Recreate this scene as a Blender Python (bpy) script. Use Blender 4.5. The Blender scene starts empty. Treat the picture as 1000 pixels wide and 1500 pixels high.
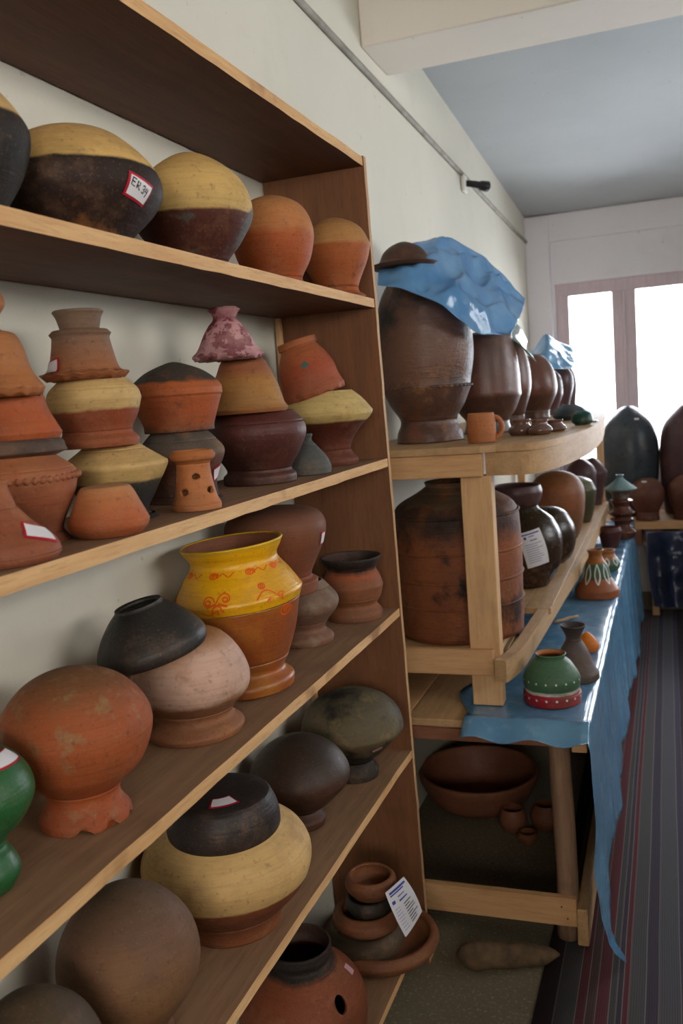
POTS = [
 {'id': 'A1', 'n': 'clay_pot', 'l': 'black-bottomed cream-domed pot at the left end of the upper pot shelf, cut by the frame', 'c': 'pot', 'loc': [-0.745, 0.8558, 1.72], 'rot': [0, 0, 0], 'k': [[0.0, 0.0392, 0], [0.0109, 0.0342, 0], [0.0589, 0.0641, 0], [0.0976, 0.0769, 0], [0.1218, 0.0712, 0], [0.1575, 0.0427, 0], [0.1797, 0.0, 0]], 'sp': [('foot', 1), ('body', 6)], 'top': 'closed', 'm': 'cream_black', 't': [], 'th': 0.006, 'g': 'pots on the upper shelf'},
 {'id': 'A2', 'n': 'clay_pot', 'l': 'large cream-domed pot with a black lower half and red-bordered tag ER 34', 'c': 'pot', 'loc': [-0.745, 1.061, 1.72], 'rot': [0, 0, 0], 'k': [[0.0, 0.0689, 0], [0.0095, 0.0636, 0], [0.0475, 0.1043, 0], [0.0768, 0.1193, 0], [0.1101, 0.1078, 0], [0.1464, 0.0689, 0], [0.1619, 0.0309, 0], [0.1681, 0.0, 0]], 'sp': [('foot', 1), ('body', 7)], 'top': 'closed', 'm': 'cream_soot', 't': [[-0.175, 0.0637, 0.046, 0.031, -16, 'er34']], 'th': 0.006, 'g': 'pots on the upper shelf'},
 {'id': 'A3', 'n': 'clay_pot', 'l': 'cream-topped pot with dark red base, right of the tagged ER 34 pot', 'c': 'pot', 'loc': [-0.71, 1.326, 1.72], 'rot': [0, 0, 0], 'k': [[0.0, 0.063, 0], [0.0115, 0.05, 0], [0.044, 0.0761, 0], [0.0854, 0.0978, 0], [0.1334, 0.0848, 0], [0.1697, 0.0435, 0], [0.1845, 0.0, 0]], 'sp': [('foot', 1), ('body', 6)], 'top': 'closed', 'm': 'cream_maroon', 't': [], 'th': 0.006, 'g': 'pots on the upper shelf'},
 {'id': 'A4', 'n': 'clay_pot', 'l': 'plain orange domed pot on the upper shelf, right of the two big cream-topped pots', 'c': 'pot', 'loc': [-0.7, 1.618, 1.72], 'rot': [0, 0, 0], 'k': [[0.0, 0.0625, 0], [0.0124, 0.0508, 0], [0.0534, 0.0716, 0], [0.104, 0.0794, 0], [0.1493, 0.056, 0], [0.1686, 0.0, 0]], 'sp': [('foot', 1), ('body', 5)], 'top': 'closed', 'm': 'orange_pale', 't': [], 'th': 0.006, 'g': 'pots on the upper shelf'},
 {'id': 'A5', 'n': 'clay_pot', 'l': 'small orange carinated pot with a dark smudge, nearest the side panel on the upper shelf', 'c': 'pot', 'loc': [-0.685, 1.9222, 1.72], 'rot': [0, 0, 0], 'k': [[0.0, 0.0637, 0], [0.0194, 0.047, 0], [0.0762, 0.0713, 0], [0.1116, 0.0819, 1], [0.1523, 0.0561, 0], [0.1736, 0.0, 0]], 'sp': [('foot', 1), ('body', 5)], 'top': 'closed', 'm': 'orange_smudge', 't': [], 'th': 0.006, 'g': 'pots on the upper shelf'},
 {'id': 'B1', 'n': 'clay_pot', 'l': 'wide terracotta pot with a rope band, bottom of the leftmost stack on the middle shelf', 'c': 'pot', 'loc': [-0.765, 0.9108, 1.348], 'rot': [0, 0, 0], 'k': [[0.0, 0.0549, 0], [0.0118, 0.046, 0], [0.0251, 0.0485, 0], [0.0542, 0.063, 0], [0.0807, 0.0711, 1], [0.0915, 0.0662, 0], [0.1063, 0.0468, 0]], 'sp': [('foot', 1), ('body', 5), ('rim', 6)], 'top': 'open', 'm': 'terracotta_worn', 't': [], 'th': 0.006, 'g': 'pots stacked on the middle shelf', 'rope': 4},
 {'id': 'B1b', 'n': 'clay_plate', 'l': 'dark crusty clay plate lying on the wide pot of the leftmost middle-shelf stack', 'c': 'plate', 'loc': [-0.765, 0.9142, 1.4534], 'rot': [0, 0, 0], 'k': [[0.0, 0.0403, 0], [0.0077, 0.0589, 1], [0.0238, 0.0484, 0], [0.0247, 0.0, 0]], 'sp': None, 'top': 'closed', 'm': 'sooty_brown', 't': [], 'th': 0.006, 'g': 'pots stacked on the middle shelf'},
 {'id': 'B1c', 'n': 'clay_bowl', 'l': 'upturned orange bowl with grey smoke streaks in the leftmost middle-shelf stack', 'c': 'bowl', 'loc': [-0.765, 0.9171, 1.4755], 'rot': [0, 0, 0], 'k': [[0.0, 0.0484, 0], [0.0085, 0.0532, 1], [0.0357, 0.0403, 0], [0.0585, 0.0322, 0], [0.0652, 0.0, 0]], 'sp': None, 'top': 'closed', 'm': 'orange_streak', 't': [], 'th': 0.006, 'g': 'pots stacked on the middle shelf'},
 {'id': 'B1d', 'n': 'clay_vase', 'l': 'upturned bell-shaped orange vase with pie-crust edge topping the leftmost middle-shelf stack', 'c': 'vase', 'loc': [-0.765, 0.889, 1.5316], 'rot': [0, 0, 0], 'k': [[0.0, 0.0512, 0], [0.0083, 0.0559, 1], [0.0305, 0.0427, 0], [0.0551, 0.0365, 0], [0.0737, 0.0279, 0], [0.0802, 0.0116, 0], [0.0932, 0.0109, 0], [0.1093, 0.0202, 0], [0.1238, 0.0171, 0], [0.1278, 0.0062, 0]], 'sp': [('bell', 4), ('neck', 6), ('knob', 9)], 'top': 'open', 'm': 'terracotta_pale', 't': [], 'th': 0.006, 'g': 'pots stacked on the middle shelf', 'scallop': 1},
 {'id': 'B2', 'n': 'clay_pot', 'l': "small rough terracotta bottle-neck pot with a red-bordered tag at the middle shelf's left end", 'c': 'pot', 'loc': [-0.69, 0.7796, 1.348], 'rot': [0, 0, 0], 'k': [[0.0, 0.0577, 0], [0.0084, 0.0619, 0], [0.0226, 0.0563, 0], [0.0402, 0.0366, 0], [0.0592, 0.0204, 0], [0.0634, 0.0183, 1], [0.0802, 0.0127, 0], [0.0885, 0.0141, 0]], 'sp': [('foot', 1), ('body', 4), ('rim', 7)], 'top': 'open', 'm': 'terracotta_worn', 't': [[0.085, 0.0311, 0.038, 0.026, -25, 'tag']], 'th': 0.006, 'g': 'pots stacked on the middle shelf'},
 {'id': 'B3', 'n': 'clay_pot', 'l': 'wide cream-shouldered pot with charcoal base, bottom of the stack behind the small orange bowl', 'c': 'pot', 'loc': [-0.755, 1.1001, 1.348], 'rot': [0, 0, 0], 'k': [[0.0, 0.0576, 0], [0.0112, 0.0432, 0], [0.0325, 0.0538, 0], [0.072, 0.0758, 0], [0.0812, 0.0777, 1], [0.1013, 0.048, 0], [0.1086, 0.0384, 0]], 'sp': [('foot', 1), ('body', 5), ('rim', 6)], 'top': 'open', 'm': 'cream_charcoal', 't': [], 'th': 0.006, 'g': 'pots stacked on the middle shelf'},
 {'id': 'B3b', 'n': 'clay_pot', 'l': 'cream and red-brown carinated pot in the middle of the stack under the scalloped vase', 'c': 'pot', 'loc': [-0.755, 1.0696, 1.4562], 'rot': [0, 0, 0], 'k': [[0.0, 0.0546, 0], [0.0097, 0.0564, 0], [0.0222, 0.0481, 0], [0.0433, 0.0583, 0], [0.0662, 0.0657, 1], [0.0796, 0.061, 0], [0.0938, 0.0462, 0]], 'sp': [('foot', 2), ('body', 5), ('rim', 6)], 'top': 'open', 'm': 'cream_red', 't': [], 'th': 0.006, 'g': 'pots stacked on the middle shelf'},
 {'id': 'B3c', 'n': 'clay_vase', 'l': 'grey-topped orange upturned vase with scalloped flange and small white tag', 'c': 'vase', 'loc': [-0.755, 1.054, 1.5512], 'rot': [0, 0, 0], 'k': [[0.0, 0.0527, 0], [0.0065, 0.0599, 1], [0.0123, 0.0481, 0], [0.0366, 0.0418, 0], [0.0525, 0.039, 0], [0.0565, 0.039, 0], [0.0612, 0.0418, 1], [0.0658, 0.0372, 1], [0.0676, 0.0263, 1], [0.0824, 0.03, 0], [0.0906, 0.0345, 1]], 'sp': [('bell', 5), ('ring', 7), ('neck', 10)], 'top': 'open', 'm': 'terracotta_greytop', 't': [[-2.057, 0.0156, 0.034, 0.024, 8, 'tag']], 'th': 0.006, 'g': 'pots stacked on the middle shelf', 'scallop': 1},
 {'id': 'B4', 'n': 'clay_bowl', 'l': 'small upturned orange bowl with pale wash standing at the front edge of the middle shelf', 'c': 'bowl', 'loc': [-0.675, 0.959, 1.348], 'rot': [0, 0, 0], 'k': [[0.0, 0.0407, 0], [0.0094, 0.0491, 0], [0.018, 0.0517, 1], [0.0369, 0.0432, 0], [0.0582, 0.033, 0], [0.0628, 0.0254, 0], [0.0636, 0.0, 0]], 'sp': None, 'top': 'closed', 'm': 'orange_wash', 't': [], 'th': 0.006, 'g': 'pots stacked on the middle shelf'},
 {'id': 'B5', 'n': 'clay_pot', 'l': 'smoke-blackened pot with red-bordered tag behind the perforated stand', 'c': 'pot', 'loc': [-0.765, 1.3096, 1.348], 'rot': [0, 0, 0], 'k': [[0.0, 0.0653, 0], [0.0096, 0.0563, 0], [0.0381, 0.0563, 0], [0.0779, 0.0732, 0], [0.0996, 0.0608, 0], [0.1184, 0.0428, 0]], 'sp': [('foot', 1), ('body', 4), ('rim', 5)], 'top': 'open', 'm': 'smoked', 't': [[0.117, 0.0443, 0.024, 0.026, 20, 'tag']], 'th': 0.006, 'g': 'pots stacked on the middle shelf'},
 {'id': 'B5b', 'n': 'clay_pot', 'l': 'red-orange carinated pot with black dome resting on the smoke-blackened pot', 'c': 'pot', 'loc': [-0.765, 1.3122, 1.4633], 'rot': [0, 0, 0], 'k': [[0.0, 0.058, 0], [0.0124, 0.0591, 0], [0.035, 0.067, 0], [0.0563, 0.0748, 0], [0.0597, 0.077, 1], [0.0708, 0.077, 1], [0.0821, 0.0692, 0], [0.0989, 0.0469, 0], [0.1112, 0.0167, 0], [0.1146, 0.0, 0]], 'sp': [('body', 3), ('band', 5), ('dome', 9)], 'top': 'closed', 'm': 'orange_blacktop', 't': [], 'th': 0.006, 'g': 'pots stacked on the middle shelf'},
 {'id': 'B6', 'n': 'incense_burner', 'l': 'orange perforated clay stand with oval holes at the front of the middle shelf', 'c': 'stand', 'loc': [-0.675, 1.1873, 1.348], 'rot': [0, 0, 0], 'k': [[0.0, 0.037, 0], [0.0083, 0.037, 0], [0.0204, 0.0318, 0], [0.0482, 0.0267, 0], [0.0695, 0.0257, 0], [0.0761, 0.0329, 0], [0.0825, 0.0349, 1], [0.0879, 0.0308, 0]], 'sp': [('foot', 1), ('body', 4), ('rim', 7)], 'top': 'open', 'm': 'orange_matte', 't': [], 'th': 0.005, 'g': 'pots stacked on the middle shelf'},
 {'id': 'B7', 'n': 'clay_pot', 'l': 'large dark maroon pot holding the orange bell and pink bell above it', 'c': 'pot', 'loc': [-0.745, 1.5651, 1.348], 'rot': [0, 0, 0], 'k': [[0.0, 0.0709, 0], [0.0143, 0.0709, 0], [0.0272, 0.063, 0], [0.0611, 0.084, 0], [0.0912, 0.0971, 0], [0.1147, 0.0932, 0], [0.1337, 0.0761, 0]], 'sp': [('foot', 2), ('body', 5), ('rim', 6)], 'top': 'open', 'm': 'maroon', 't': [], 'th': 0.006, 'g': 'pots stacked on the middle shelf'},
 {'id': 'B7b', 'n': 'clay_vase', 'l': 'upturned tan-orange vase between the maroon pot and the pink mottled bell', 'c': 'vase', 'loc': [-0.745, 1.5344, 1.4828], 'rot': [0, 0, 0], 'k': [[0.0, 0.0732, 0], [0.0077, 0.0783, 1], [0.0207, 0.0706, 0], [0.0529, 0.0616, 0], [0.0787, 0.0501, 0], [0.0955, 0.0424, 0], [0.1057, 0.0308, 0]], 'sp': [('rim', 1), ('body', 6)], 'top': 'open', 'm': 'tan_orange', 't': [], 'th': 0.006, 'g': 'pots stacked on the middle shelf'},
 {'id': 'B7c', 'n': 'clay_bell', 'l': 'pink-white mottled flared clay bell on top of the tallest stack', 'c': 'bell', 'loc': [-0.745, 1.475, 1.583], 'rot': [0, 0, 0], 'k': [[0.0, 0.0602, 0], [0.0061, 0.0651, 1], [0.0209, 0.0529, 0], [0.0454, 0.0406, 0], [0.0601, 0.0307, 0], [0.0698, 0.0221, 0], [0.0783, 0.0221, 0], [0.088, 0.0295, 1], [0.0904, 0.0246, 0]], 'sp': [('bell', 5), ('neck', 8)], 'top': 'open', 'm': 'pink_mottled', 't': [], 'th': 0.006, 'g': 'pots stacked on the middle shelf', 'scallop': 1},
 {'id': 'B8', 'n': 'clay_bell', 'l': 'small grey clay bell standing between the maroon pot and the cream stack', 'c': 'bell', 'loc': [-0.7, 1.7044, 1.348], 'rot': [0, 0, 0], 'k': [[0.0, 0.0466, 0], [0.0135, 0.048, 1], [0.0343, 0.0396, 0], [0.0586, 0.0198, 0], [0.0695, 0.0113, 0], [0.0804, 0.0141, 1]], 'sp': [('bell', 3), ('knob', 5)], 'top': 'open', 'm': 'grey_clay', 't': [], 'th': 0.006, 'g': 'pots stacked on the middle shelf'},
 {'id': 'B9', 'n': 'clay_pot', 'l': 'cream-shouldered pot with dark red base standing next to the side panel on the middle shelf', 'c': 'pot', 'loc': [-0.73, 1.9076, 1.348], 'rot': [0, 0, 0], 'k': [[0.0, 0.0653, 0], [0.0122, 0.0669, 0], [0.0351, 0.0513, 0], [0.0683, 0.0653, 0], [0.1073, 0.1026, 0], [0.1194, 0.1088, 1], [0.1467, 0.0871, 0], [0.1652, 0.0653, 0]], 'sp': [('foot', 2), ('body', 5), ('rim', 7)], 'top': 'open', 'm': 'cream_darkred', 't': [], 'th': 0.006, 'g': 'pots stacked on the middle shelf'},
 {'id': 'B9b', 'n': 'clay_vase', 'l': 'upturned red vase leaning left on the cream pot, with a green spot on its shoulder', 'c': 'vase', 'loc': [-0.745, 1.8909, 1.5075], 'rot': [-0.3666, 0.9304, -0.2661], 'k': [[0.0, 0.0694, 0], [0.0094, 0.0725, 1], [0.0322, 0.0663, 0], [0.0576, 0.0648, 0], [0.0869, 0.0555, 0], [0.1118, 0.0416, 0], [0.1152, 0.0447, 1], [0.1279, 0.0447, 1]], 'sp': [('bell', 5), ('neck', 7)], 'top': 'open', 'm': 'red_spot', 't': [], 'th': 0.006, 'g': 'pots stacked on the middle shelf', 'scallop': 1},
 {'id': 'C1', 'n': 'clay_vase', 'l': 'glossy green painted vase with waisted foot at the left edge of the lower middle shelf', 'c': 'vase', 'loc': [-0.745, 0.7436, 0.977], 'rot': [0, 0, 0], 'k': [[0.0, 0.0341, 0], [0.0182, 0.0426, 0], [0.0371, 0.0369, 0], [0.0541, 0.0298, 0], [0.0831, 0.0568, 0], [0.1108, 0.0689, 0], [0.1407, 0.0582, 0], [0.1619, 0.0319, 0], [0.1671, 0.0, 0]], 'sp': [('foot', 3), ('body', 8)], 'top': 'closed', 'm': 'green_paint', 't': [[0.248, 0.1532, 0.04, 0.022, -5, 'tag']], 'th': 0.006, 'g': 'pots on the shelf below the middle one'},
 {'id': 'C2', 'n': 'clay_pot', 'l': 'big round orange pot upside down on a chipped foot ring', 'c': 'pot', 'loc': [-0.735, 0.9231, 0.977], 'rot': [0, 0, 0], 'k': [[0.0, 0.0599, 0], [0.0101, 0.0582, 0], [0.0272, 0.0479, 0], [0.0457, 0.0513, 0], [0.0774, 0.0839, 0], [0.1188, 0.0993, 0], [0.1516, 0.0907, 0], [0.1801, 0.0659, 0], [0.1963, 0.0342, 0], [0.202, 0.0, 0]], 'sp': [('foot', 3), ('body', 9)], 'top': 'closed', 'm': 'orange_rough', 't': [], 'th': 0.006, 'g': 'pots on the shelf below the middle one', 'chip': 1},
 {'id': 'C3', 'n': 'clay_pot', 'l': 'pinkish-white washed pot on a flared foot, under the tilted black bowl', 'c': 'pot', 'loc': [-0.74, 1.2273, 0.977], 'rot': [0, 0, 0], 'k': [[0.0, 0.0769, 0], [0.0124, 0.0802, 0], [0.0273, 0.0637, 0], [0.0432, 0.0681, 0], [0.0678, 0.0923, 0], [0.0942, 0.0967, 0], [0.125, 0.0857, 0], [0.1514, 0.0659, 0], [0.1665, 0.044, 0], [0.1751, 0.0, 0]], 'sp': [('foot', 3), ('body', 9)], 'top': 'closed', 'm': 'pink_wash', 't': [], 'th': 0.006, 'g': 'pots on the shelf below the middle one'},
 {'id': 'C4', 'n': 'clay_bowl', 'l': 'black upturned bowl tilted on the pinkish-white pot', 'c': 'bowl', 'loc': [-0.74, 1.1314, 1.1356], 'rot': [-0.5474, 0.8369, -0.219], 'k': [[0.0, 0.0802, 0], [0.0073, 0.0843, 0], [0.0224, 0.0833, 0], [0.0453, 0.069, 0], [0.0653, 0.0508, 0], [0.0764, 0.0376, 0], [0.0817, 0.0355, 1], [0.0797, 0.0305, 0], [0.0754, 0.0264, 0], [0.075, 0.0, 0]], 'sp': [('body', 5), ('foot_ring', 9)], 'top': 'closed', 'm': 'black_clay', 't': [], 'th': 0.006, 'g': 'pots on the shelf below the middle one'},
 {'id': 'C5', 'n': 'painted_pot', 'l': 'terracotta pot with a bright yellow neck painted with orange flowers', 'c': 'pot', 'loc': [-0.735, 1.4376, 0.981], 'rot': [-0.4552, 0.8904, -0.0634], 'k': [[0.0, 0.076, 0], [0.0178, 0.0785, 0], [0.0357, 0.0633, 0], [0.0588, 0.076, 0], [0.1061, 0.0963, 0], [0.1446, 0.1064, 0], [0.1625, 0.1115, 1], [0.1793, 0.1178, 1], [0.2115, 0.0988, 0], [0.2403, 0.0798, 0], [0.2613, 0.0887, 0], [0.2731, 0.095, 1]], 'sp': [('foot', 3), ('body', 6), ('painted_neck', 11)], 'top': 'open', 'm': 'yellow_paint', 't': [[-1.435, 0.1882, 0.1, 0.1, 0, 'mark'], [-0.585, 0.1913, 0.1, 0.1, 0, 'mark'], [-0.4, 0.1525, 0.1, 0.1, 0, 'mark'], [-0.801, 0.2297, 0.1, 0.1, 0, 'mark']], 'th': 0.006, 'g': 'pots on the shelf below the middle one', 'inner': 'dish_dark'},
 {'id': 'C6', 'n': 'clay_pot', 'l': 'dusty grey-brown pot on a ringed foot behind the yellow-necked pot', 'c': 'pot', 'loc': [-0.76, 1.7506, 0.977], 'rot': [0, 0, 0], 'k': [[0.0, 0.0626, 0], [0.0134, 0.064, 0], [0.0291, 0.0477, 0], [0.0468, 0.0551, 0], [0.0744, 0.0775, 0], [0.0965, 0.0804, 0], [0.1198, 0.0626, 0], [0.1332, 0.0506, 0]], 'sp': [('foot', 3), ('body', 6), ('rim', 7)], 'top': 'open', 'm': 'dusty_brown', 't': [], 'th': 0.006, 'g': 'pots on the shelf below the middle one'},
 {'id': 'C6b', 'n': 'clay_pot', 'l': 'upturned reddish-brown pot with flat dome and white tag resting on the dusty pot', 'c': 'pot', 'loc': [-0.755, 1.6368, 1.1144], 'rot': [0, 0, 0], 'k': [[0.0, 0.0762, 0], [0.0229, 0.079, 1], [0.0345, 0.0665, 0], [0.0661, 0.0804, 0], [0.1034, 0.0984, 0], [0.1374, 0.104, 0], [0.1627, 0.0887, 0], [0.1726, 0.0554, 0], [0.174, 0.0, 0]], 'sp': [('rim', 2), ('body', 8)], 'top': 'closed', 'm': 'red_brown', 't': [[0.008, 0.1101, 0.019, 0.028, 5, 'tag']], 'th': 0.006, 'g': 'pots on the shelf below the middle one'},
 {'id': 'C7', 'n': 'clay_pot', 'l': 'small red cooking pot with charred black rim beside the side panel', 'c': 'pot', 'loc': [-0.715, 1.959, 0.977], 'rot': [0, 0, 0], 'k': [[0.0, 0.0652, 0], [0.0167, 0.0668, 0], [0.0333, 0.0554, 0], [0.0512, 0.0652, 0], [0.0789, 0.0733, 1], [0.0996, 0.0668, 0], [0.1189, 0.0586, 0], [0.1382, 0.07, 0], [0.1465, 0.0733, 1]], 'sp': [('foot', 3), ('body', 6), ('rim', 8)], 'top': 'open', 'm': 'red_charred', 't': [], 'th': 0.006, 'g': 'pots on the shelf below the middle one'},
 {'id': 'D1', 'n': 'clay_pot', 'l': 'large brown round pot upside down on the lower shelf, below the orange round pot', 'c': 'pot', 'loc': [-0.735, 0.979, 0.604], 'rot': [0, 0, 0], 'k': [[0.0, 0.0526, 0], [0.0192, 0.0517, 0], [0.0376, 0.0489, 0], [0.0698, 0.0724, 0], [0.1015, 0.094, 0], [0.1375, 0.1005, 0], [0.1781, 0.0902, 0], [0.2135, 0.0639, 0], [0.2357, 0.0301, 0], [0.2417, 0.0, 0]], 'sp': [('foot', 2), ('body', 9)], 'top': 'closed', 'm': 'brown_round', 't': [], 'th': 0.006, 'g': 'pots on the lower shelf'},
 {'id': 'D2', 'n': 'clay_pot', 'l': 'dark olive-brown round pot at the bottom left corner of the photo', 'c': 'pot', 'loc': [-0.735, 0.7776, 0.604], 'rot': [0, 0, 0], 'k': [[0.0, 0.0404, 0], [0.0206, 0.0373, 0], [0.0794, 0.0776, 0], [0.1301, 0.0839, 0], [0.1796, 0.066, 0], [0.2103, 0.0326, 0], [0.2202, 0.0, 0]], 'sp': [('foot', 1), ('body', 6)], 'top': 'closed', 'm': 'olive_brown', 't': [], 'th': 0.006, 'g': 'pots on the lower shelf'},
 {'id': 'D3', 'n': 'clay_pot', 'l': 'wide cream-bodied pot with red-brown base, under a flat black bowl', 'c': 'pot', 'loc': [-0.742, 1.2925, 0.604], 'rot': [0, 0, 0], 'k': [[0.0, 0.0852, 0], [0.0173, 0.0888, 0], [0.037, 0.0994, 0], [0.0763, 0.1349, 0], [0.1191, 0.1479, 0], [0.1558, 0.1337, 0], [0.1803, 0.1041, 0], [0.1888, 0.0899, 0]], 'sp': [('foot', 2), ('body', 7)], 'top': 'open', 'm': 'cream_brownbase', 't': [], 'th': 0.006, 'g': 'pots on the lower shelf'},
 {'id': 'D3b', 'n': 'upturned_bowl', 'l': 'black flat upturned clay bowl with a red-bordered tag on the wide cream pot', 'c': 'bowl', 'loc': [-0.735, 1.2796, 0.7728], 'rot': [0, 0, 0], 'k': [[0.0, 0.0909, 0], [0.016, 0.0979, 0], [0.0431, 0.0955, 0], [0.0676, 0.0862, 1], [0.0737, 0.0722, 0], [0.0786, 0.0, 0]], 'sp': None, 'top': 'closed', 'm': 'black_lid', 't': [[-1.017, 0.076, 0.042, 0.03, 8, 'tag']], 'th': 0.006, 'g': 'pots on the lower shelf'},
 {'id': 'D4', 'n': 'clay_pot', 'l': 'dark brown round pot on a small foot, behind the cream pot under the black bowl', 'c': 'pot', 'loc': [-0.755, 1.6517, 0.604], 'rot': [0, 0, 0], 'k': [[0.0, 0.0465, 0], [0.0164, 0.0494, 0], [0.0329, 0.0378, 0], [0.0509, 0.0611, 0], [0.0984, 0.1061, 0], [0.1388, 0.0989, 0], [0.1763, 0.0611, 0], [0.1964, 0.0, 0]], 'sp': [('foot', 2), ('body', 7)], 'top': 'closed', 'm': 'dark_brown', 't': [], 'th': 0.006, 'g': 'pots on the lower shelf'},
 {'id': 'D5', 'n': 'clay_pot', 'l': 'flattened olive-grey pot with sooty patches and pink tag beside the side panel', 'c': 'pot', 'loc': [-0.722, 1.9027, 0.604], 'rot': [0, 0, 0], 'k': [[0.0, 0.0535, 0], [0.0185, 0.0551, 0], [0.0402, 0.0438, 0], [0.0666, 0.073, 0], [0.1086, 0.1168, 0], [0.1302, 0.1216, 0], [0.1669, 0.1054, 0], [0.1974, 0.0649, 0], [0.2126, 0.0, 0]], 'sp': [('foot', 2), ('body', 8)], 'top': 'closed', 'm': 'olive_soot', 't': [[-0.696, 0.0967, 0.024, 0.012, 25, 'pink']], 'th': 0.006, 'g': 'pots on the lower shelf'},
 {'id': 'E1', 'n': 'clay_pot', 'l': 'red-brown round pot with black rim and an oval hole in its side', 'c': 'pot', 'loc': [-0.73, 1.5192, 0.131], 'rot': [0, 0, 0], 'k': [[0.0, 0.0728, 0], [0.0458, 0.105, 0], [0.1106, 0.1288, 0], [0.1684, 0.1288, 0], [0.2124, 0.1078, 0], [0.241, 0.0742, 0], [0.2519, 0.0616, 0], [0.2678, 0.0672, 1], [0.2826, 0.0672, 1]], 'sp': [('body', 5), ('rim', 8)], 'top': 'open', 'm': 'redbrown_blackrim', 't': [[0.302, 0.2217, 0.018, 0.022, -10, 'pink'], [-0.438, 0.2001, 0.1, 0.1, 0, 'mark']], 'th': 0.006, 'g': 'pots and bowls on the bottom shelf'},
 {'id': 'E2', 'n': 'clay_dish', 'l': 'large thick-rimmed terracotta dish holding the stack of rings on the bottom shelf', 'c': 'dish', 'loc': [-0.6982, 1.9387, 0.131], 'rot': [0, 0, 0], 'k': [[0.0, 0.1018, 0], [0.0147, 0.1256, 0], [0.033, 0.1392, 0], [0.0477, 0.1358, 1]], 'sp': None, 'top': 'open', 'm': 'dish_brown', 't': [], 'th': 0.02, 'g': 'pots and bowls on the bottom shelf'},
 {'id': 'E2b', 'n': 'clay_ring_bowl', 'l': 'olive-brown shallow bowl ring, lowest of the stack inside the large dish', 'c': 'bowl', 'loc': [-0.7319, 1.9059, 0.158], 'rot': [0, 0, 0], 'k': [[0.0, 0.0807, 0], [0.018, 0.0958, 0], [0.0432, 0.0975, 0], [0.0557, 0.0874, 1]], 'sp': None, 'top': 'open', 'm': 'olive_brown', 't': [], 'th': 0.015, 'g': 'pots and bowls on the bottom shelf'},
 {'id': 'E2c', 'n': 'clay_ring_bowl', 'l': 'orange-brown bowl ring in the middle of the stack inside the large dish', 'c': 'bowl', 'loc': [-0.6939, 1.83, 0.2685], 'rot': [0, 0, 0], 'k': [[0.0, 0.0642, 0], [0.0153, 0.0802, 0], [0.0324, 0.0802, 0], [0.041, 0.0706, 1]], 'sp': None, 'top': 'open', 'm': 'dish_brown', 't': [], 'th': 0.014, 'g': 'pots and bowls on the bottom shelf'},
 {'id': 'E2d', 'n': 'clay_ring_bowl', 'l': 'black narrow ring just under the topmost bowl of the dish stack', 'c': 'bowl', 'loc': [-0.6874, 1.83, 0.3089], 'rot': [0, 0, 0], 'k': [[0.0, 0.048, 0], [0.0154, 0.0544, 0], [0.0324, 0.0512, 0]], 'sp': None, 'top': 'open', 'm': 'black_clay', 't': [], 'th': 0.01, 'g': 'pots and bowls on the bottom shelf'},
 {'id': 'E2e', 'n': 'clay_bowl', 'l': 'small open terracotta bowl on top of the ring stack in the large dish', 'c': 'bowl', 'loc': [-0.6789, 1.83, 0.3495], 'rot': [0, 0, 0], 'k': [[0.0, 0.0446, 0], [0.0203, 0.0589, 0], [0.0373, 0.0589, 0], [0.044, 0.0541, 0]], 'sp': None, 'top': 'open', 'm': 'dish_brown', 't': [], 'th': 0.009, 'g': 'pots and bowls on the bottom shelf'},
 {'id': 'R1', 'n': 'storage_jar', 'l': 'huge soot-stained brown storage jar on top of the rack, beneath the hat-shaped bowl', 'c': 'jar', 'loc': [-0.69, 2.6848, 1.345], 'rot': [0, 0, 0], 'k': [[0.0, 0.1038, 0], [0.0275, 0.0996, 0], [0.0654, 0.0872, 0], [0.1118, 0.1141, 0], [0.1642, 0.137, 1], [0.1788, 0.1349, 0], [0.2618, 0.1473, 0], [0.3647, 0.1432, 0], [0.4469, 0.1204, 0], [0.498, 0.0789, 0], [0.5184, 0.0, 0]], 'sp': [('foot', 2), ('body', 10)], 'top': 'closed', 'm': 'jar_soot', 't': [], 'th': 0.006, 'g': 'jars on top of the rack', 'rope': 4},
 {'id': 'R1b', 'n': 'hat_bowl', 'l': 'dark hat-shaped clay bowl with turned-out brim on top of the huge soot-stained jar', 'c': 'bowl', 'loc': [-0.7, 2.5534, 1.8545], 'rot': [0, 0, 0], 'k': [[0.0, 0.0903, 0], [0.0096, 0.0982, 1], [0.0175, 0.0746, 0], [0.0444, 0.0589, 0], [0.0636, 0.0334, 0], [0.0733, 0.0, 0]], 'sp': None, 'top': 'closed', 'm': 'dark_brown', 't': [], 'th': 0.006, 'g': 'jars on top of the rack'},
 {'id': 'R2', 'n': 'storage_jar', 'l': 'brown bell-shaped storage jar directly behind the huge soot-stained jar', 'c': 'jar', 'loc': [-0.57, 3.006, 1.345], 'rot': [0, 0, 0], 'k': [[0.0, 0.0816, 0], [0.0382, 0.0725, 0], [0.0717, 0.0952, 0], [0.1231, 0.1178, 1], [0.2054, 0.1133, 0], [0.294, 0.0997, 0], [0.3272, 0.0816, 0], [0.3317, 0.0, 0]], 'sp': [('foot', 1), ('body', 7)], 'top': 'closed', 'm': 'jar_brown', 't': [], 'th': 0.006, 'g': 'jars on top of the rack'},
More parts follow.
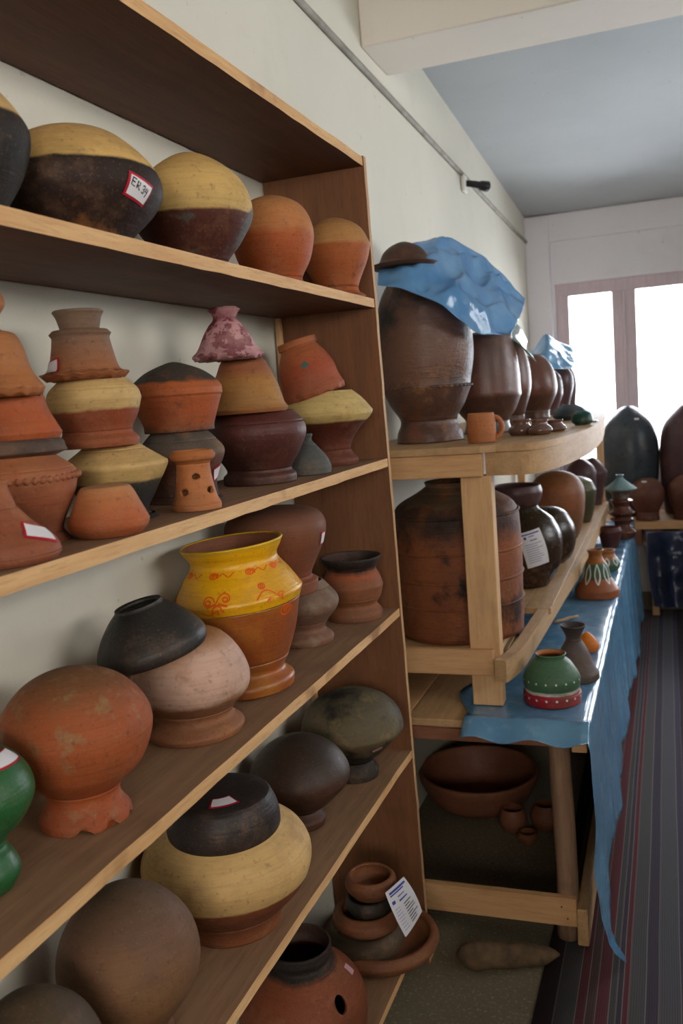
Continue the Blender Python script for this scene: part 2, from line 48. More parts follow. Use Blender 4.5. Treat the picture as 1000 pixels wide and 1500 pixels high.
 {'id': 'R3', 'n': 'storage_jar', 'l': 'narrow dark brown storage jar, second behind the huge jar on the rack', 'c': 'jar', 'loc': [-0.56, 3.4294, 1.345], 'rot': [0, 0, 0], 'k': [[0.0, 0.056, 0], [0.0393, 0.0509, 0], [0.1407, 0.0815, 0], [0.2393, 0.0739, 0], [0.3095, 0.0458, 0], [0.3251, 0.0, 0]], 'sp': [('foot', 1), ('body', 5)], 'top': 'closed', 'm': 'jar_brown', 't': [], 'th': 0.006, 'g': 'jars on top of the rack'},
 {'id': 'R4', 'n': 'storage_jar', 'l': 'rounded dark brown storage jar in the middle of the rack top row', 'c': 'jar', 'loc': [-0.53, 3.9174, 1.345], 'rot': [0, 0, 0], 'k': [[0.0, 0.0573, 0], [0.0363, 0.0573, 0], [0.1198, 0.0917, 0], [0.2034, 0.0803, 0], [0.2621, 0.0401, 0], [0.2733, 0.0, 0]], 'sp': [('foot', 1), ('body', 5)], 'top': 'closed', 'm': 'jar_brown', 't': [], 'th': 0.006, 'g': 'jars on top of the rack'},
 {'id': 'R5', 'n': 'storage_jar', 'l': 'slim purplish jar third from the far end of the rack top row', 'c': 'jar', 'loc': [-0.52, 4.3071, 1.345], 'rot': [0, 0, 0], 'k': [[0.0, 0.0438, 0], [0.0309, 0.0407, 0], [0.0983, 0.0625, 0], [0.1786, 0.0532, 0], [0.2129, 0.0, 0]], 'sp': None, 'top': 'closed', 'm': 'jar_purple', 't': [], 'th': 0.006, 'g': 'jars on top of the rack'},
 {'id': 'R6', 'n': 'storage_jar', 'l': 'purplish rounded jar second from the far end of the rack top row', 'c': 'jar', 'loc': [-0.51, 4.6612, 1.345], 'rot': [0, 0, 0], 'k': [[0.0, 0.047, 0], [0.033, 0.047, 0], [0.1347, 0.0705, 0], [0.2004, 0.0571, 0], [0.2433, 0.0, 0]], 'sp': None, 'top': 'closed', 'm': 'jar_purple', 't': [], 'th': 0.006, 'g': 'jars on top of the rack'},
 {'id': 'R7', 'n': 'storage_jar', 'l': 'dark jar at the far end of the rack top row', 'c': 'jar', 'loc': [-0.48, 4.8325, 1.345], 'rot': [0, 0, 0], 'k': [[0.0, 0.0311, 0], [0.0404, 0.0311, 0], [0.1306, 0.0381, 0], [0.1945, 0.0277, 0], [0.2214, 0.0, 0]], 'sp': None, 'top': 'closed', 'm': 'jar_purple', 't': [], 'th': 0.006, 'g': 'jars on top of the rack'},
 {'id': 'M1', 'n': 'clay_mug', 'l': 'plain orange clay mug with a side handle at the near corner of the rack top', 'c': 'mug', 'loc': [-0.49, 2.4859, 1.345], 'rot': [0, 0, 0], 'k': [[0.0, 0.0378, 0], [0.0151, 0.0397, 0], [0.0578, 0.0397, 0], [0.0803, 0.0359, 1]], 'sp': None, 'top': 'open', 'm': 'mug_orange', 't': [], 'th': 0.004, 'handle': 1},
 {'id': 'S1', 'n': 'shiny_bowl', 'l': 'shiny brown flared clay bowl right behind the orange mug on the rack', 'c': 'bowl', 'loc': [-0.42, 2.7458, 1.345], 'rot': [0, 0, 0], 'k': [[0.0, 0.0326, 0], [0.0159, 0.0388, 0], [0.0338, 0.0245, 0], [0.0462, 0.0286, 0]], 'sp': None, 'top': 'open', 'm': 'shiny_brown', 't': [], 'th': 0.003, 'g': 'small pots along the rack edge'},
 {'id': 'S2', 'n': 'shiny_bowl', 'l': 'shiny brown flared bowl, second in line behind the orange mug', 'c': 'bowl', 'loc': [-0.36, 2.7097, 1.345], 'rot': [0, 0, 0], 'k': [[0.0, 0.0299, 0], [0.0153, 0.0378, 0], [0.0322, 0.0219, 0], [0.0441, 0.0259, 0]], 'sp': None, 'top': 'open', 'm': 'shiny_brown', 't': [], 'th': 0.003, 'g': 'small pots along the rack edge'},
 {'id': 'S3', 'n': 'shiny_bowl', 'l': 'shiny reddish bowl with pale rim, third in line behind the orange mug', 'c': 'bowl', 'loc': [-0.33, 2.8462, 1.345], 'rot': [0, 0, 0], 'k': [[0.0, 0.029, 0], [0.0111, 0.0352, 0], [0.0251, 0.0207, 0], [0.0335, 0.0248, 0]], 'sp': None, 'top': 'open', 'm': 'shiny_brown', 't': [], 'th': 0.003, 'g': 'small pots along the rack edge'},
 {'id': 'S4', 'n': 'clay_pot', 'l': 'dark blue-grey shallow pot under the far jars at the rack edge', 'c': 'pot', 'loc': [-0.36, 3.613, 1.345], 'rot': [0, 0, 0], 'k': [[0.0, 0.052, 0], [0.0168, 0.0676, 0], [0.0393, 0.0572, 0], [0.0562, 0.0312, 0]], 'sp': None, 'top': 'open', 'm': 'jar_teal', 't': [], 'th': 0.003, 'g': 'small pots along the rack edge'},
 {'id': 'S5', 'n': 'painted_pot', 'l': 'dark green painted pot near the far end of the rack edge', 'c': 'pot', 'loc': [-0.275, 3.1632, 1.345], 'rot': [0, 0, 0], 'k': [[0.0, 0.0249, 0], [0.012, 0.0362, 0], [0.0338, 0.0317, 0], [0.0448, 0.0203, 0]], 'sp': None, 'top': 'open', 'm': 'green_dark', 't': [], 'th': 0.003, 'g': 'small pots along the rack edge'},
 {'id': 'S6', 'n': 'shiny_bowl', 'l': 'small pale-edged bowl at the far tip of the rack edge', 'c': 'bowl', 'loc': [-0.256, 3.3, 1.345], 'rot': [0, 0, 0], 'k': [[0.0, 0.0188, 0], [0.0017, 0.0258, 0], [0.0038, 0.0211, 0]], 'sp': None, 'top': 'open', 'm': 'shiny_brown', 't': [], 'th': 0.003, 'g': 'small pots along the rack edge'},
 {'id': 'L1', 'n': 'clay_barrel', 'l': 'tall barrel-shaped terracotta jar with raised bands and sooty shoulder in the rack', 'c': 'barrel', 'loc': [-0.615, 2.6355, 0.765], 'rot': [0, 0, 0], 'k': [[0.0, 0.1874, 0], [0.1022, 0.1916, 0], [0.1793, 0.1937, 0], [0.2625, 0.1937, 0], [0.3414, 0.1916, 0], [0.3665, 0.1895, 1], [0.3968, 0.1666, 0], [0.4304, 0.1083, 0], [0.4471, 0.0833, 1], [0.4587, 0.0875, 1]], 'sp': [('body', 5), ('shoulder', 7), ('rim', 9)], 'top': 'open', 'm': 'barrel', 't': [], 'th': 0.006, 'g': 'jars inside the rack', 'bands': [1, 2, 3, 5]},
 {'id': 'L2', 'n': 'storage_jar', 'l': 'dark glossy jar wearing a printed white paper sheet, behind the barrel', 'c': 'jar', 'loc': [-0.5, 3.2467, 0.765], 'rot': [0, 0, 0], 'k': [[0.0, 0.0735, 0], [0.032, 0.098, 0], [0.0853, 0.1225, 0], [0.1699, 0.1323, 0], [0.2373, 0.1078, 0], [0.2794, 0.0588, 0], [0.292, 0.049, 0]], 'sp': [('body', 5), ('rim', 6)], 'top': 'open', 'm': 'jar_gloss', 't': [[-1.19, 0.1569, 0.085, 0.13, 13, 'paper']], 'th': 0.006, 'g': 'jars inside the rack'},
 {'id': 'L2b', 'n': 'clay_bowl', 'l': 'dark open bowl with a pinkish inside resting on the papered jar, under the rack top', 'c': 'bowl', 'loc': [-0.53, 3.2782, 1.0457], 'rot': [0, 0, 0], 'k': [[0.0, 0.0641, 0], [0.0251, 0.0839, 0], [0.0578, 0.0937, 0], [0.083, 0.0888, 0]], 'sp': None, 'top': 'open', 'm': 'jar_purple', 't': [], 'th': 0.01, 'g': 'jars inside the rack'},
 {'id': 'L3', 'n': 'storage_jar', 'l': 'dark olive round jar just behind the papered jar', 'c': 'jar', 'loc': [-0.49, 3.6751, 0.765], 'rot': [0, 0, 0], 'k': [[0.0, 0.0824, 0], [0.0296, 0.1098, 0], [0.0886, 0.1263, 0], [0.1572, 0.1208, 0], [0.2157, 0.0769, 0], [0.2312, 0.0, 0]], 'sp': None, 'top': 'closed', 'm': 'jar_gloss', 't': [], 'th': 0.006, 'g': 'jars inside the rack'},
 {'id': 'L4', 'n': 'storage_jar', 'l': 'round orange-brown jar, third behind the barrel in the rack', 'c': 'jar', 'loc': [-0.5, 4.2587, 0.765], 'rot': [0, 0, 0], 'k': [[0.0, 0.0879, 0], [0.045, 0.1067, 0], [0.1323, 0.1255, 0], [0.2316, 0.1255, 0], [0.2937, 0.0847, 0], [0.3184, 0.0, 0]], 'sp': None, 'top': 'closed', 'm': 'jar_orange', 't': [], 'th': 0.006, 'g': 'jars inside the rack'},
 {'id': 'L5', 'n': 'storage_jar', 'l': 'olive-green carinated jar behind the orange-brown jar in the rack', 'c': 'jar', 'loc': [-0.45, 4.7404, 0.765], 'rot': [0, 0, 0], 'k': [[0.0, 0.0618, 0], [0.0468, 0.0756, 0], [0.1167, 0.0893, 0], [0.1678, 0.0962, 1], [0.2145, 0.0687, 0], [0.2381, 0.0, 0]], 'sp': None, 'top': 'closed', 'm': 'jar_olive', 't': [], 'th': 0.006, 'g': 'jars inside the rack'},
 {'id': 'L6', 'n': 'storage_jar', 'l': 'purplish-brown jar with pale flange near the far end of the rack', 'c': 'jar', 'loc': [-0.45, 4.9436, 0.765], 'rot': [0, 0, 0], 'k': [[0.0, 0.057, 0], [0.0478, 0.0641, 0], [0.1433, 0.0784, 0], [0.2384, 0.082, 1], [0.2799, 0.057, 0], [0.3119, 0.0, 0]], 'sp': None, 'top': 'closed', 'm': 'jar_purple', 't': [], 'th': 0.006, 'g': 'jars inside the rack'},
 {'id': 'L7', 'n': 'storage_jar', 'l': 'last dark jar with a pointed lid at the far end inside the rack', 'c': 'jar', 'loc': [-0.42, 5.3756, 0.765], 'rot': [0, 0, 0], 'k': [[0.0, 0.0461, 0], [0.0329, 0.05, 0], [0.1313, 0.0692, 0], [0.1904, 0.0846, 1], [0.2463, 0.0461, 0], [0.2791, 0.0, 0]], 'sp': None, 'top': 'closed', 'm': 'jar_purple', 't': [], 'th': 0.006, 'g': 'jars inside the rack'},
 {'id': 'T1', 'n': 'painted_pot', 'l': 'small green pot with white dots and a red base band on the table', 'c': 'pot', 'loc': [-0.3233, 2.4403, 0.619], 'rot': [0, 0, 0], 'k': [[0.0, 0.078, 0], [0.0258, 0.0799, 1], [0.0337, 0.0743, 0], [0.0692, 0.078, 0], [0.1085, 0.0557, 0], [0.1242, 0.039, 0], [0.134, 0.0427, 0]], 'sp': [('base_band', 1), ('body', 5), ('rim', 6)], 'top': 'open', 'm': 'green_red', 't': [], 'th': 0.004, 'g': 'small pots on the blue tabletop', 'inner': 'mug_orange'},
 {'id': 'T2', 'n': 'clay_vase', 'l': 'dark grey vase with flared neck standing behind the green and red pot', 'c': 'vase', 'loc': [-0.2809, 2.6436, 0.619], 'rot': [0, 0, 0], 'k': [[0.0, 0.0711, 0], [0.0169, 0.0711, 1], [0.0465, 0.0534, 0], [0.0844, 0.0395, 0], [0.1138, 0.0237, 0], [0.1306, 0.0237, 0], [0.1599, 0.0375, 1]], 'sp': [('body', 4), ('neck', 6)], 'top': 'open', 'm': 'grey_brown_vase', 't': [], 'th': 0.004, 'g': 'small pots on the blue tabletop'},
 {'id': 'T3', 'n': 'orange_toy', 'l': 'small bright orange clay whistle beside the grey vase', 'c': 'figurine', 'loc': [-0.2679, 2.9272, 0.619], 'rot': [0, 0, 0], 'k': [[0.0, 0.0346, 0], [0.0162, 0.0367, 0], [0.0393, 0.0259, 0], [0.06, 0.0, 0]], 'sp': None, 'top': 'closed', 'm': 'bright_orange', 't': [], 'th': 0.006, 'g': 'small pots on the blue tabletop'},
 {'id': 'T4', 'n': 'painted_pot', 'l': 'terracotta cone-shaped lamp painted with green and white petals, halfway along the table', 'c': 'lamp', 'loc': [-0.2916, 3.6984, 0.619], 'rot': [0, 0, 0], 'k': [[0.0, 0.0887, 0], [0.0286, 0.0887, 1], [0.077, 0.0591, 0], [0.1251, 0.0457, 0], [0.1617, 0.0269, 0], [0.1898, 0.0323, 0]], 'sp': [('base_cone', 2), ('body', 5)], 'top': 'open', 'm': 'petal_paint', 't': [], 'th': 0.004, 'g': 'small pots on the blue tabletop'},
 {'id': 'T5', 'n': 'painted_pot', 'l': 'green ribbed pot with orange patches just behind the petal-painted lamp', 'c': 'pot', 'loc': [-0.2871, 4.2007, 0.619], 'rot': [0, 0, 0], 'k': [[0.0, 0.0544, 0], [0.032, 0.0665, 0], [0.0738, 0.0423, 0], [0.0929, 0.0453, 0]], 'sp': None, 'top': 'open', 'm': 'petal_paint2', 't': [], 'th': 0.004, 'g': 'small pots on the blue tabletop'},
 {'id': 'T6', 'n': 'clay_bowl', 'l': 'dark reddish bowl with a turned rim standing on the table before the lidded stack', 'c': 'bowl', 'loc': [-0.2979, 4.7716, 0.619], 'rot': [0, 0, 0], 'k': [[0.0, 0.0409, 0], [0.0434, 0.0512, 0], [0.0866, 0.058, 1], [0.1081, 0.0512, 0]], 'sp': None, 'top': 'open', 'm': 'maroon', 't': [], 'th': 0.004, 'g': 'small pots on the blue tabletop'},
 {'id': 'T7', 'n': 'clay_pot', 'l': 'purplish flared pot, lowest of the small stack at the far end of the table', 'c': 'pot', 'loc': [-0.2489, 5.0559, 0.619], 'rot': [0, 0, 0], 'k': [[0.0, 0.0573, 0], [0.038, 0.0751, 1], [0.0762, 0.0429, 0], [0.1064, 0.0644, 1], [0.1178, 0.0358, 0]], 'sp': None, 'top': 'open', 'm': 'maroon_shiny', 't': [], 'th': 0.004, 'g': 'small pots on the blue tabletop'},
 {'id': 'T8', 'n': 'clay_pot', 'l': 'reddish-brown pot in the middle of the small stack at the far table end', 'c': 'pot', 'loc': [-0.2515, 5.06, 0.7325], 'rot': [0, 0, 0], 'k': [[0.0, 0.0357, 0], [0.0264, 0.0714, 1], [0.0605, 0.0428, 0], [0.0944, 0.0643, 1], [0.1057, 0.0357, 0]], 'sp': None, 'top': 'open', 'm': 'maroon_shiny', 't': [], 'th': 0.004, 'g': 'small pots on the blue tabletop'},
 {'id': 'T9', 'n': 'clay_jar', 'l': 'pale-lidded teal jar topping the small stack at the far table end', 'c': 'jar', 'loc': [-0.2542, 5.06, 0.8346], 'rot': [0, 0, 0], 'k': [[0.0, 0.0427, 0], [0.0339, 0.0498, 0], [0.0564, 0.089, 1], [0.0901, 0.0427, 0], [0.1163, 0.0178, 0], [0.1313, 0.0214, 0]], 'sp': [('body', 2), ('lid', 5)], 'top': 'open', 'm': 'teal_pale', 't': [], 'th': 0.004, 'g': 'small pots on the blue tabletop'},
 {'id': 'F1', 'n': 'storage_jar', 'l': 'tall dark domed jar silhouetted in front of the window', 'c': 'jar', 'loc': [-0.2411, 6.1, 0.6], 'rot': [0, 0, 0], 'k': [[0.0, 0.1355, 0], [0.0477, 0.144, 0], [0.2132, 0.1737, 0], [0.4475, 0.1821, 0], [0.5869, 0.1483, 0], [0.6699, 0.0762, 0], [0.7067, 0.0, 0]], 'sp': None, 'top': 'closed', 'm': 'jar_dark', 't': [[-1.12, 0.6213, 0.03, 0.014, 0, 'plain']], 'th': 0.006, 'g': 'jars and pots at the window end'},
 {'id': 'F2', 'n': 'storage_jar', 'l': 'tall purplish-brown domed jar at the right edge of the photo in front of the window', 'c': 'jar', 'loc': [0.1113, 6.1, 0.6], 'rot': [0, 0, 0], 'k': [[0.0, 0.1382, 0], [0.0459, 0.1463, 0], [0.2056, 0.1626, 0], [0.4319, 0.1666, 0], [0.5668, 0.1423, 0], [0.6562, 0.0732, 0], [0.7007, 0.0, 0]], 'sp': None, 'top': 'closed', 'm': 'jar_purple', 't': [], 'th': 0.006, 'g': 'jars and pots at the window end'},
 {'id': 'F3', 'n': 'clay_pot', 'l': 'round reddish-brown pot with a small tag in front of the tall dark jar', 'c': 'pot', 'loc': [-0.1343, 5.83, 0.6], 'rot': [0, 0, 0], 'k': [[0.0, 0.0725, 0], [0.0504, 0.0684, 0], [0.1208, 0.1007, 0], [0.186, 0.1047, 0], [0.246, 0.0604, 0], [0.2609, 0.0, 0]], 'sp': [('foot', 1), ('body', 5)], 'top': 'closed', 'm': 'jar_redbrown', 't': [[-1.781, 0.243, 0.03, 0.012, 0, 'plain']], 'th': 0.006, 'g': 'jars and pots at the window end'},
 {'id': 'F4', 'n': 'clay_pot', 'l': 'brown round pot in front of the purplish jar at the right edge of the photo', 'c': 'pot', 'loc': [0.0885, 5.83, 0.6], 'rot': [0, 0, 0], 'k': [[0.0, 0.0705, 0], [0.0482, 0.0705, 0], [0.1156, 0.094, 0], [0.2019, 0.0979, 0], [0.2545, 0.0548, 0], [0.2688, 0.0, 0]], 'sp': [('foot', 1), ('body', 5)], 'top': 'closed', 'm': 'jar_redbrown', 't': [], 'th': 0.006, 'g': 'jars and pots at the window end'},
 {'id': 'U1', 'n': 'clay_dish', 'l': 'very large shallow terracotta dish tipped against the wall under the table', 'c': 'dish', 'loc': [-0.679, 3.0366, 0.0], 'rot': [0, 0, 0], 'k': [[0.0, 0.1229, 0], [0.0341, 0.1721, 0], [0.0941, 0.2066, 0], [0.1279, 0.2164, 1]], 'sp': None, 'top': 'open', 'm': 'dish_dark', 't': [], 'th': 0.018, 'g': 'clayware under the table'},
 {'id': 'U2', 'n': 'clay_cup', 'l': 'small round clay cup lying on the floor under the table beside the dish', 'c': 'cup', 'loc': [-0.5301, 2.8631, 0.0], 'rot': [0, 0, 0], 'k': [[0.0, 0.032, 0], [0.0246, 0.0457, 0], [0.0492, 0.0457, 0], [0.0761, 0.0365, 0]], 'sp': None, 'top': 'open', 'm': 'dish_dark', 't': [], 'th': 0.004, 'g': 'clayware under the table'},
 {'id': 'U3', 'n': 'clay_cup', 'l': 'smallest clay cup on the floor under the table, nearest the log', 'c': 'cup', 'loc': [-0.4706, 2.7852, 0.0], 'rot': [0, 0, 0], 'k': [[0.0, 0.0243, 0], [0.0191, 0.0331, 0], [0.0358, 0.0287, 0]], 'sp': None, 'top': 'open', 'm': 'dish_brown', 't': [], 'th': 0.004, 'g': 'clayware under the table'},
 {'id': 'U4', 'n': 'clay_pot', 'l': 'dim reddish pot on the floor half hidden behind the table leg', 'c': 'pot', 'loc': [-0.4259, 2.9085, 0.0], 'rot': [0, 0, 0], 'k': [[0.0, 0.0409, 0], [0.037, 0.0545, 0], [0.0788, 0.0363, 0]], 'sp': None, 'top': 'open', 'm': 'dish_dark', 't': [], 'th': 0.004, 'g': 'clayware under the table'},
]
NETS = {'stick': [[-0.4095, 3.2458, 0.626], [-0.335, 3.3385, 0.626]], 'drape_edge': [[[-0.2101, 2.215, 0.6455], [-0.2051, 2.215, 0.516], [-0.2006, 2.215, 0.3701], [-0.2088, 2.215, 0.2448], [-0.1958, 2.215, 0.1373], [-0.1771, 2.215, 0.047]]], 'label': [[[-0.6, 1.7021, 0.4338], [-0.597, 1.7614, 0.4193], [-0.6, 1.8381, 0.3953]], [[-0.592, 1.7272, 0.369], [-0.588, 1.7915, 0.3537], [-0.592, 1.8878, 0.327]], [[-0.585, 1.7758, 0.286], [-0.582, 1.8331, 0.279], [-0.585, 1.9153, 0.2646]]], 'sheet': [[[-0.8462, 2.95, 1.9607], [-0.7626, 2.95, 1.9767], [-0.6654, 2.95, 1.9817], [-0.5796, 3.05, 1.9397], [-0.5136, 3.15, 1.8682], [-0.4551, 3.2, 1.7898]], [[-0.8107, 2.75, 1.9051], [-0.7234, 2.75, 1.9213], [-0.6261, 2.75, 1.9255], [-0.5555, 2.8, 1.8655], [-0.4962, 2.95, 1.8056], [-0.4323, 3.0, 1.7461]], [[-0.761, 2.5, 1.8465], [-0.67, 2.5, 1.8471], [-0.5873, 2.52, 1.8281], [-0.5396, 2.6, 1.773], [-0.4808, 2.72, 1.7284], [-0.4295, 2.85, 1.694]], [[-0.7432, 2.42, 1.7992], [-0.6528, 2.42, 1.7744], [-0.5834, 2.44, 1.7354], [-0.5328, 2.5, 1.6895], [-0.4988, 2.62, 1.6497], [-0.4318, 2.72, 1.6513]]], 'sheet2': [[[-0.6262, 4.6, 1.6547], [-0.562, 4.6, 1.7331], [-0.5181, 4.7, 1.6987], [-0.4607, 4.9, 1.6715]], [[-0.5707, 4.3, 1.6212], [-0.5222, 4.3, 1.6485], [-0.472, 4.4, 1.6207], [-0.4222, 4.6, 1.5933]], [[-0.5735, 4.0, 1.646], [-0.5173, 4.0, 1.588], [-0.4661, 4.1, 1.5547], [-0.4085, 4.3, 1.5508]]], 'sheet3': [[[-0.5451, 3.4, 1.7347], [-0.5084, 3.4, 1.7111], [-0.4952, 3.5, 1.658]], [[-0.515, 3.1, 1.6792], [-0.4834, 3.1, 1.6624], [-0.4592, 3.2, 1.6097]], [[-0.4946, 3.0, 1.6597], [-0.4408, 3.0, 1.6193], [-0.4123, 3.1, 1.5692]]], 'cloth': [[[-0.1467, 5.68, 0.5504], [-0.068, 5.68, 0.5488], [0.0099, 5.68, 0.5472], [0.1064, 5.68, 0.5537], [0.2016, 5.68, 0.56]], [[-0.1395, 5.65, 0.3777], [-0.0697, 5.71, 0.3566], [0.0052, 5.63, 0.3804], [0.1023, 5.7, 0.3656], [0.2002, 5.65, 0.3747]], [[-0.1283, 5.63, 0.2118], [-0.0664, 5.69, 0.1896], [0.0121, 5.61, 0.2082], [0.1058, 5.69, 0.1986], [0.2035, 5.63, 0.2125]], [[-0.1078, 5.61, 0.0973], [-0.0538, 5.67, 0.0743], [0.0244, 5.59, 0.0952], [0.1101, 5.67, 0.076], [0.2077, 5.61, 0.0921]]]}
import bpy, bmesh, math, random
from mathutils import Vector, Matrix, noise as mnoise

C = bpy.context.scene.collection
PI = math.pi
random.seed(7)

# ------------------------------------------------------------------ helpers
def lin(h):
    h = h.lstrip('#')
    out = []
    for i in (0, 2, 4):
        c = int(h[i:i+2], 16) / 255
        out.append(c / 12.92 if c <= .04045 else ((c + .055) / 1.055) ** 2.4)
    return (*out, 1)

class NT:
    def __init__(s, name):
        s.m = bpy.data.materials.new(name); s.m.use_nodes = True
        s.t = s.m.node_tree; s.t.nodes.clear()
        s.out = s.n('ShaderNodeOutputMaterial')
        s.b = s.n('ShaderNodeBsdfPrincipled')
        s.l(s.b.outputs[0], s.out.inputs[0])
    def n(s, ty, **k):
        a = s.t.nodes.new(ty)
        for q, v in k.items(): setattr(a, q, v)
        return a
    def l(s, a, b): s.t.links.new(a, b)
    def coord(s, which='Object', scale=(1, 1, 1)):
        c = s.n('ShaderNodeTexCoord'); m = s.n('ShaderNodeMapping')
        m.inputs['Scale'].default_value = scale
        s.l(c.outputs[which], m.inputs[0]); return m.outputs[0]
    def noise(s, vec, scale, detail=4, rough=.55):
        a = s.n('ShaderNodeTexNoise'); a.inputs['Scale'].default_value = scale
        a.inputs['Detail'].default_value = detail; a.inputs['Roughness'].default_value = rough
        s.l(vec, a.inputs['Vector']); return a.outputs['Fac']
    def math(s, op, a, b=None, c=None):
        m = s.n('ShaderNodeMath', operation=op)
        for i, v in enumerate((a, b, c)):
            if v is None: continue
            if isinstance(v, (int, float)): m.inputs[i].default_value = v
            else: s.l(v, m.inputs[i])
        return m.outputs[0]
    def ramp(s, fac, stops, interp='LINEAR'):
        r = s.n('ShaderNodeValToRGB'); r.color_ramp.interpolation = interp
        e = r.color_ramp.elements
        while len(e) > 1: e.remove(e[-1])
        for i, (p, c) in enumerate(stops):
            q = e[0] if i == 0 else e.new(p)
            q.position = p; q.color = c if not isinstance(c, str) else lin(c)
        s.l(fac, r.inputs[0]); return r.outputs[0]
    def mix(s, f, a, b, mode='MIX'):
        m = s.n('ShaderNodeMix', data_type='RGBA', blend_type=mode)
        for v, i in ((f, 0), (a, 6), (b, 7)):
            if isinstance(v, (int, float)): m.inputs[i].default_value = v
            elif isinstance(v, (tuple, str)): m.inputs[i].default_value = lin(v) if isinstance(v, str) else v
            else: s.l(v, m.inputs[i])
        return m.outputs[2]
    def thr(s, fac, lo, hi):
        r = s.n('ShaderNodeMapRange'); r.inputs[1].default_value = lo; r.inputs[2].default_value = hi
        s.l(fac, r.inputs[0]); return r.outputs[0]
    def bump(s, h, strength=.3, dist=.002):
        b = s.n('ShaderNodeBump'); b.inputs['Strength'].default_value = strength
        b.inputs['Distance'].default_value = dist
        s.l(h, b.inputs['Height']); s.l(b.outputs[0], s.b.inputs['Normal'])
    def fin(s, col=None, rough=.7, spec=.3):
        if col is not None:
            if isinstance(col, (str,)): s.b.inputs['Base Color'].default_value = lin(col)
            else: s.l(col, s.b.inputs['Base Color'])
        if isinstance(rough, (int, float)): s.b.inputs['Roughness'].default_value = rough
        else: s.l(rough, s.b.inputs['Roughness'])
        s.b.inputs['Specular IOR Level'].default_value = spec
        return s.m

def plain(name, col, rough=.6, spec=.3, mott=None):
    s = NT(name); v = s.coord()
    if mott:
        c = s.mix(s.thr(s.noise(v, mott[1]), .35, .7), col, mott[0])
    else:
        c = s.mix(s.thr(s.noise(v, 40), .3, .7), col, col)
    return s.fin(c, rough, spec)

def shift(hexc, f):
    h = hexc.lstrip('#'); return '%02x%02x%02x' % tuple(min(255, max(0, int(int(h[i:i+2], 16) * f))) for i in (0, 2, 4))

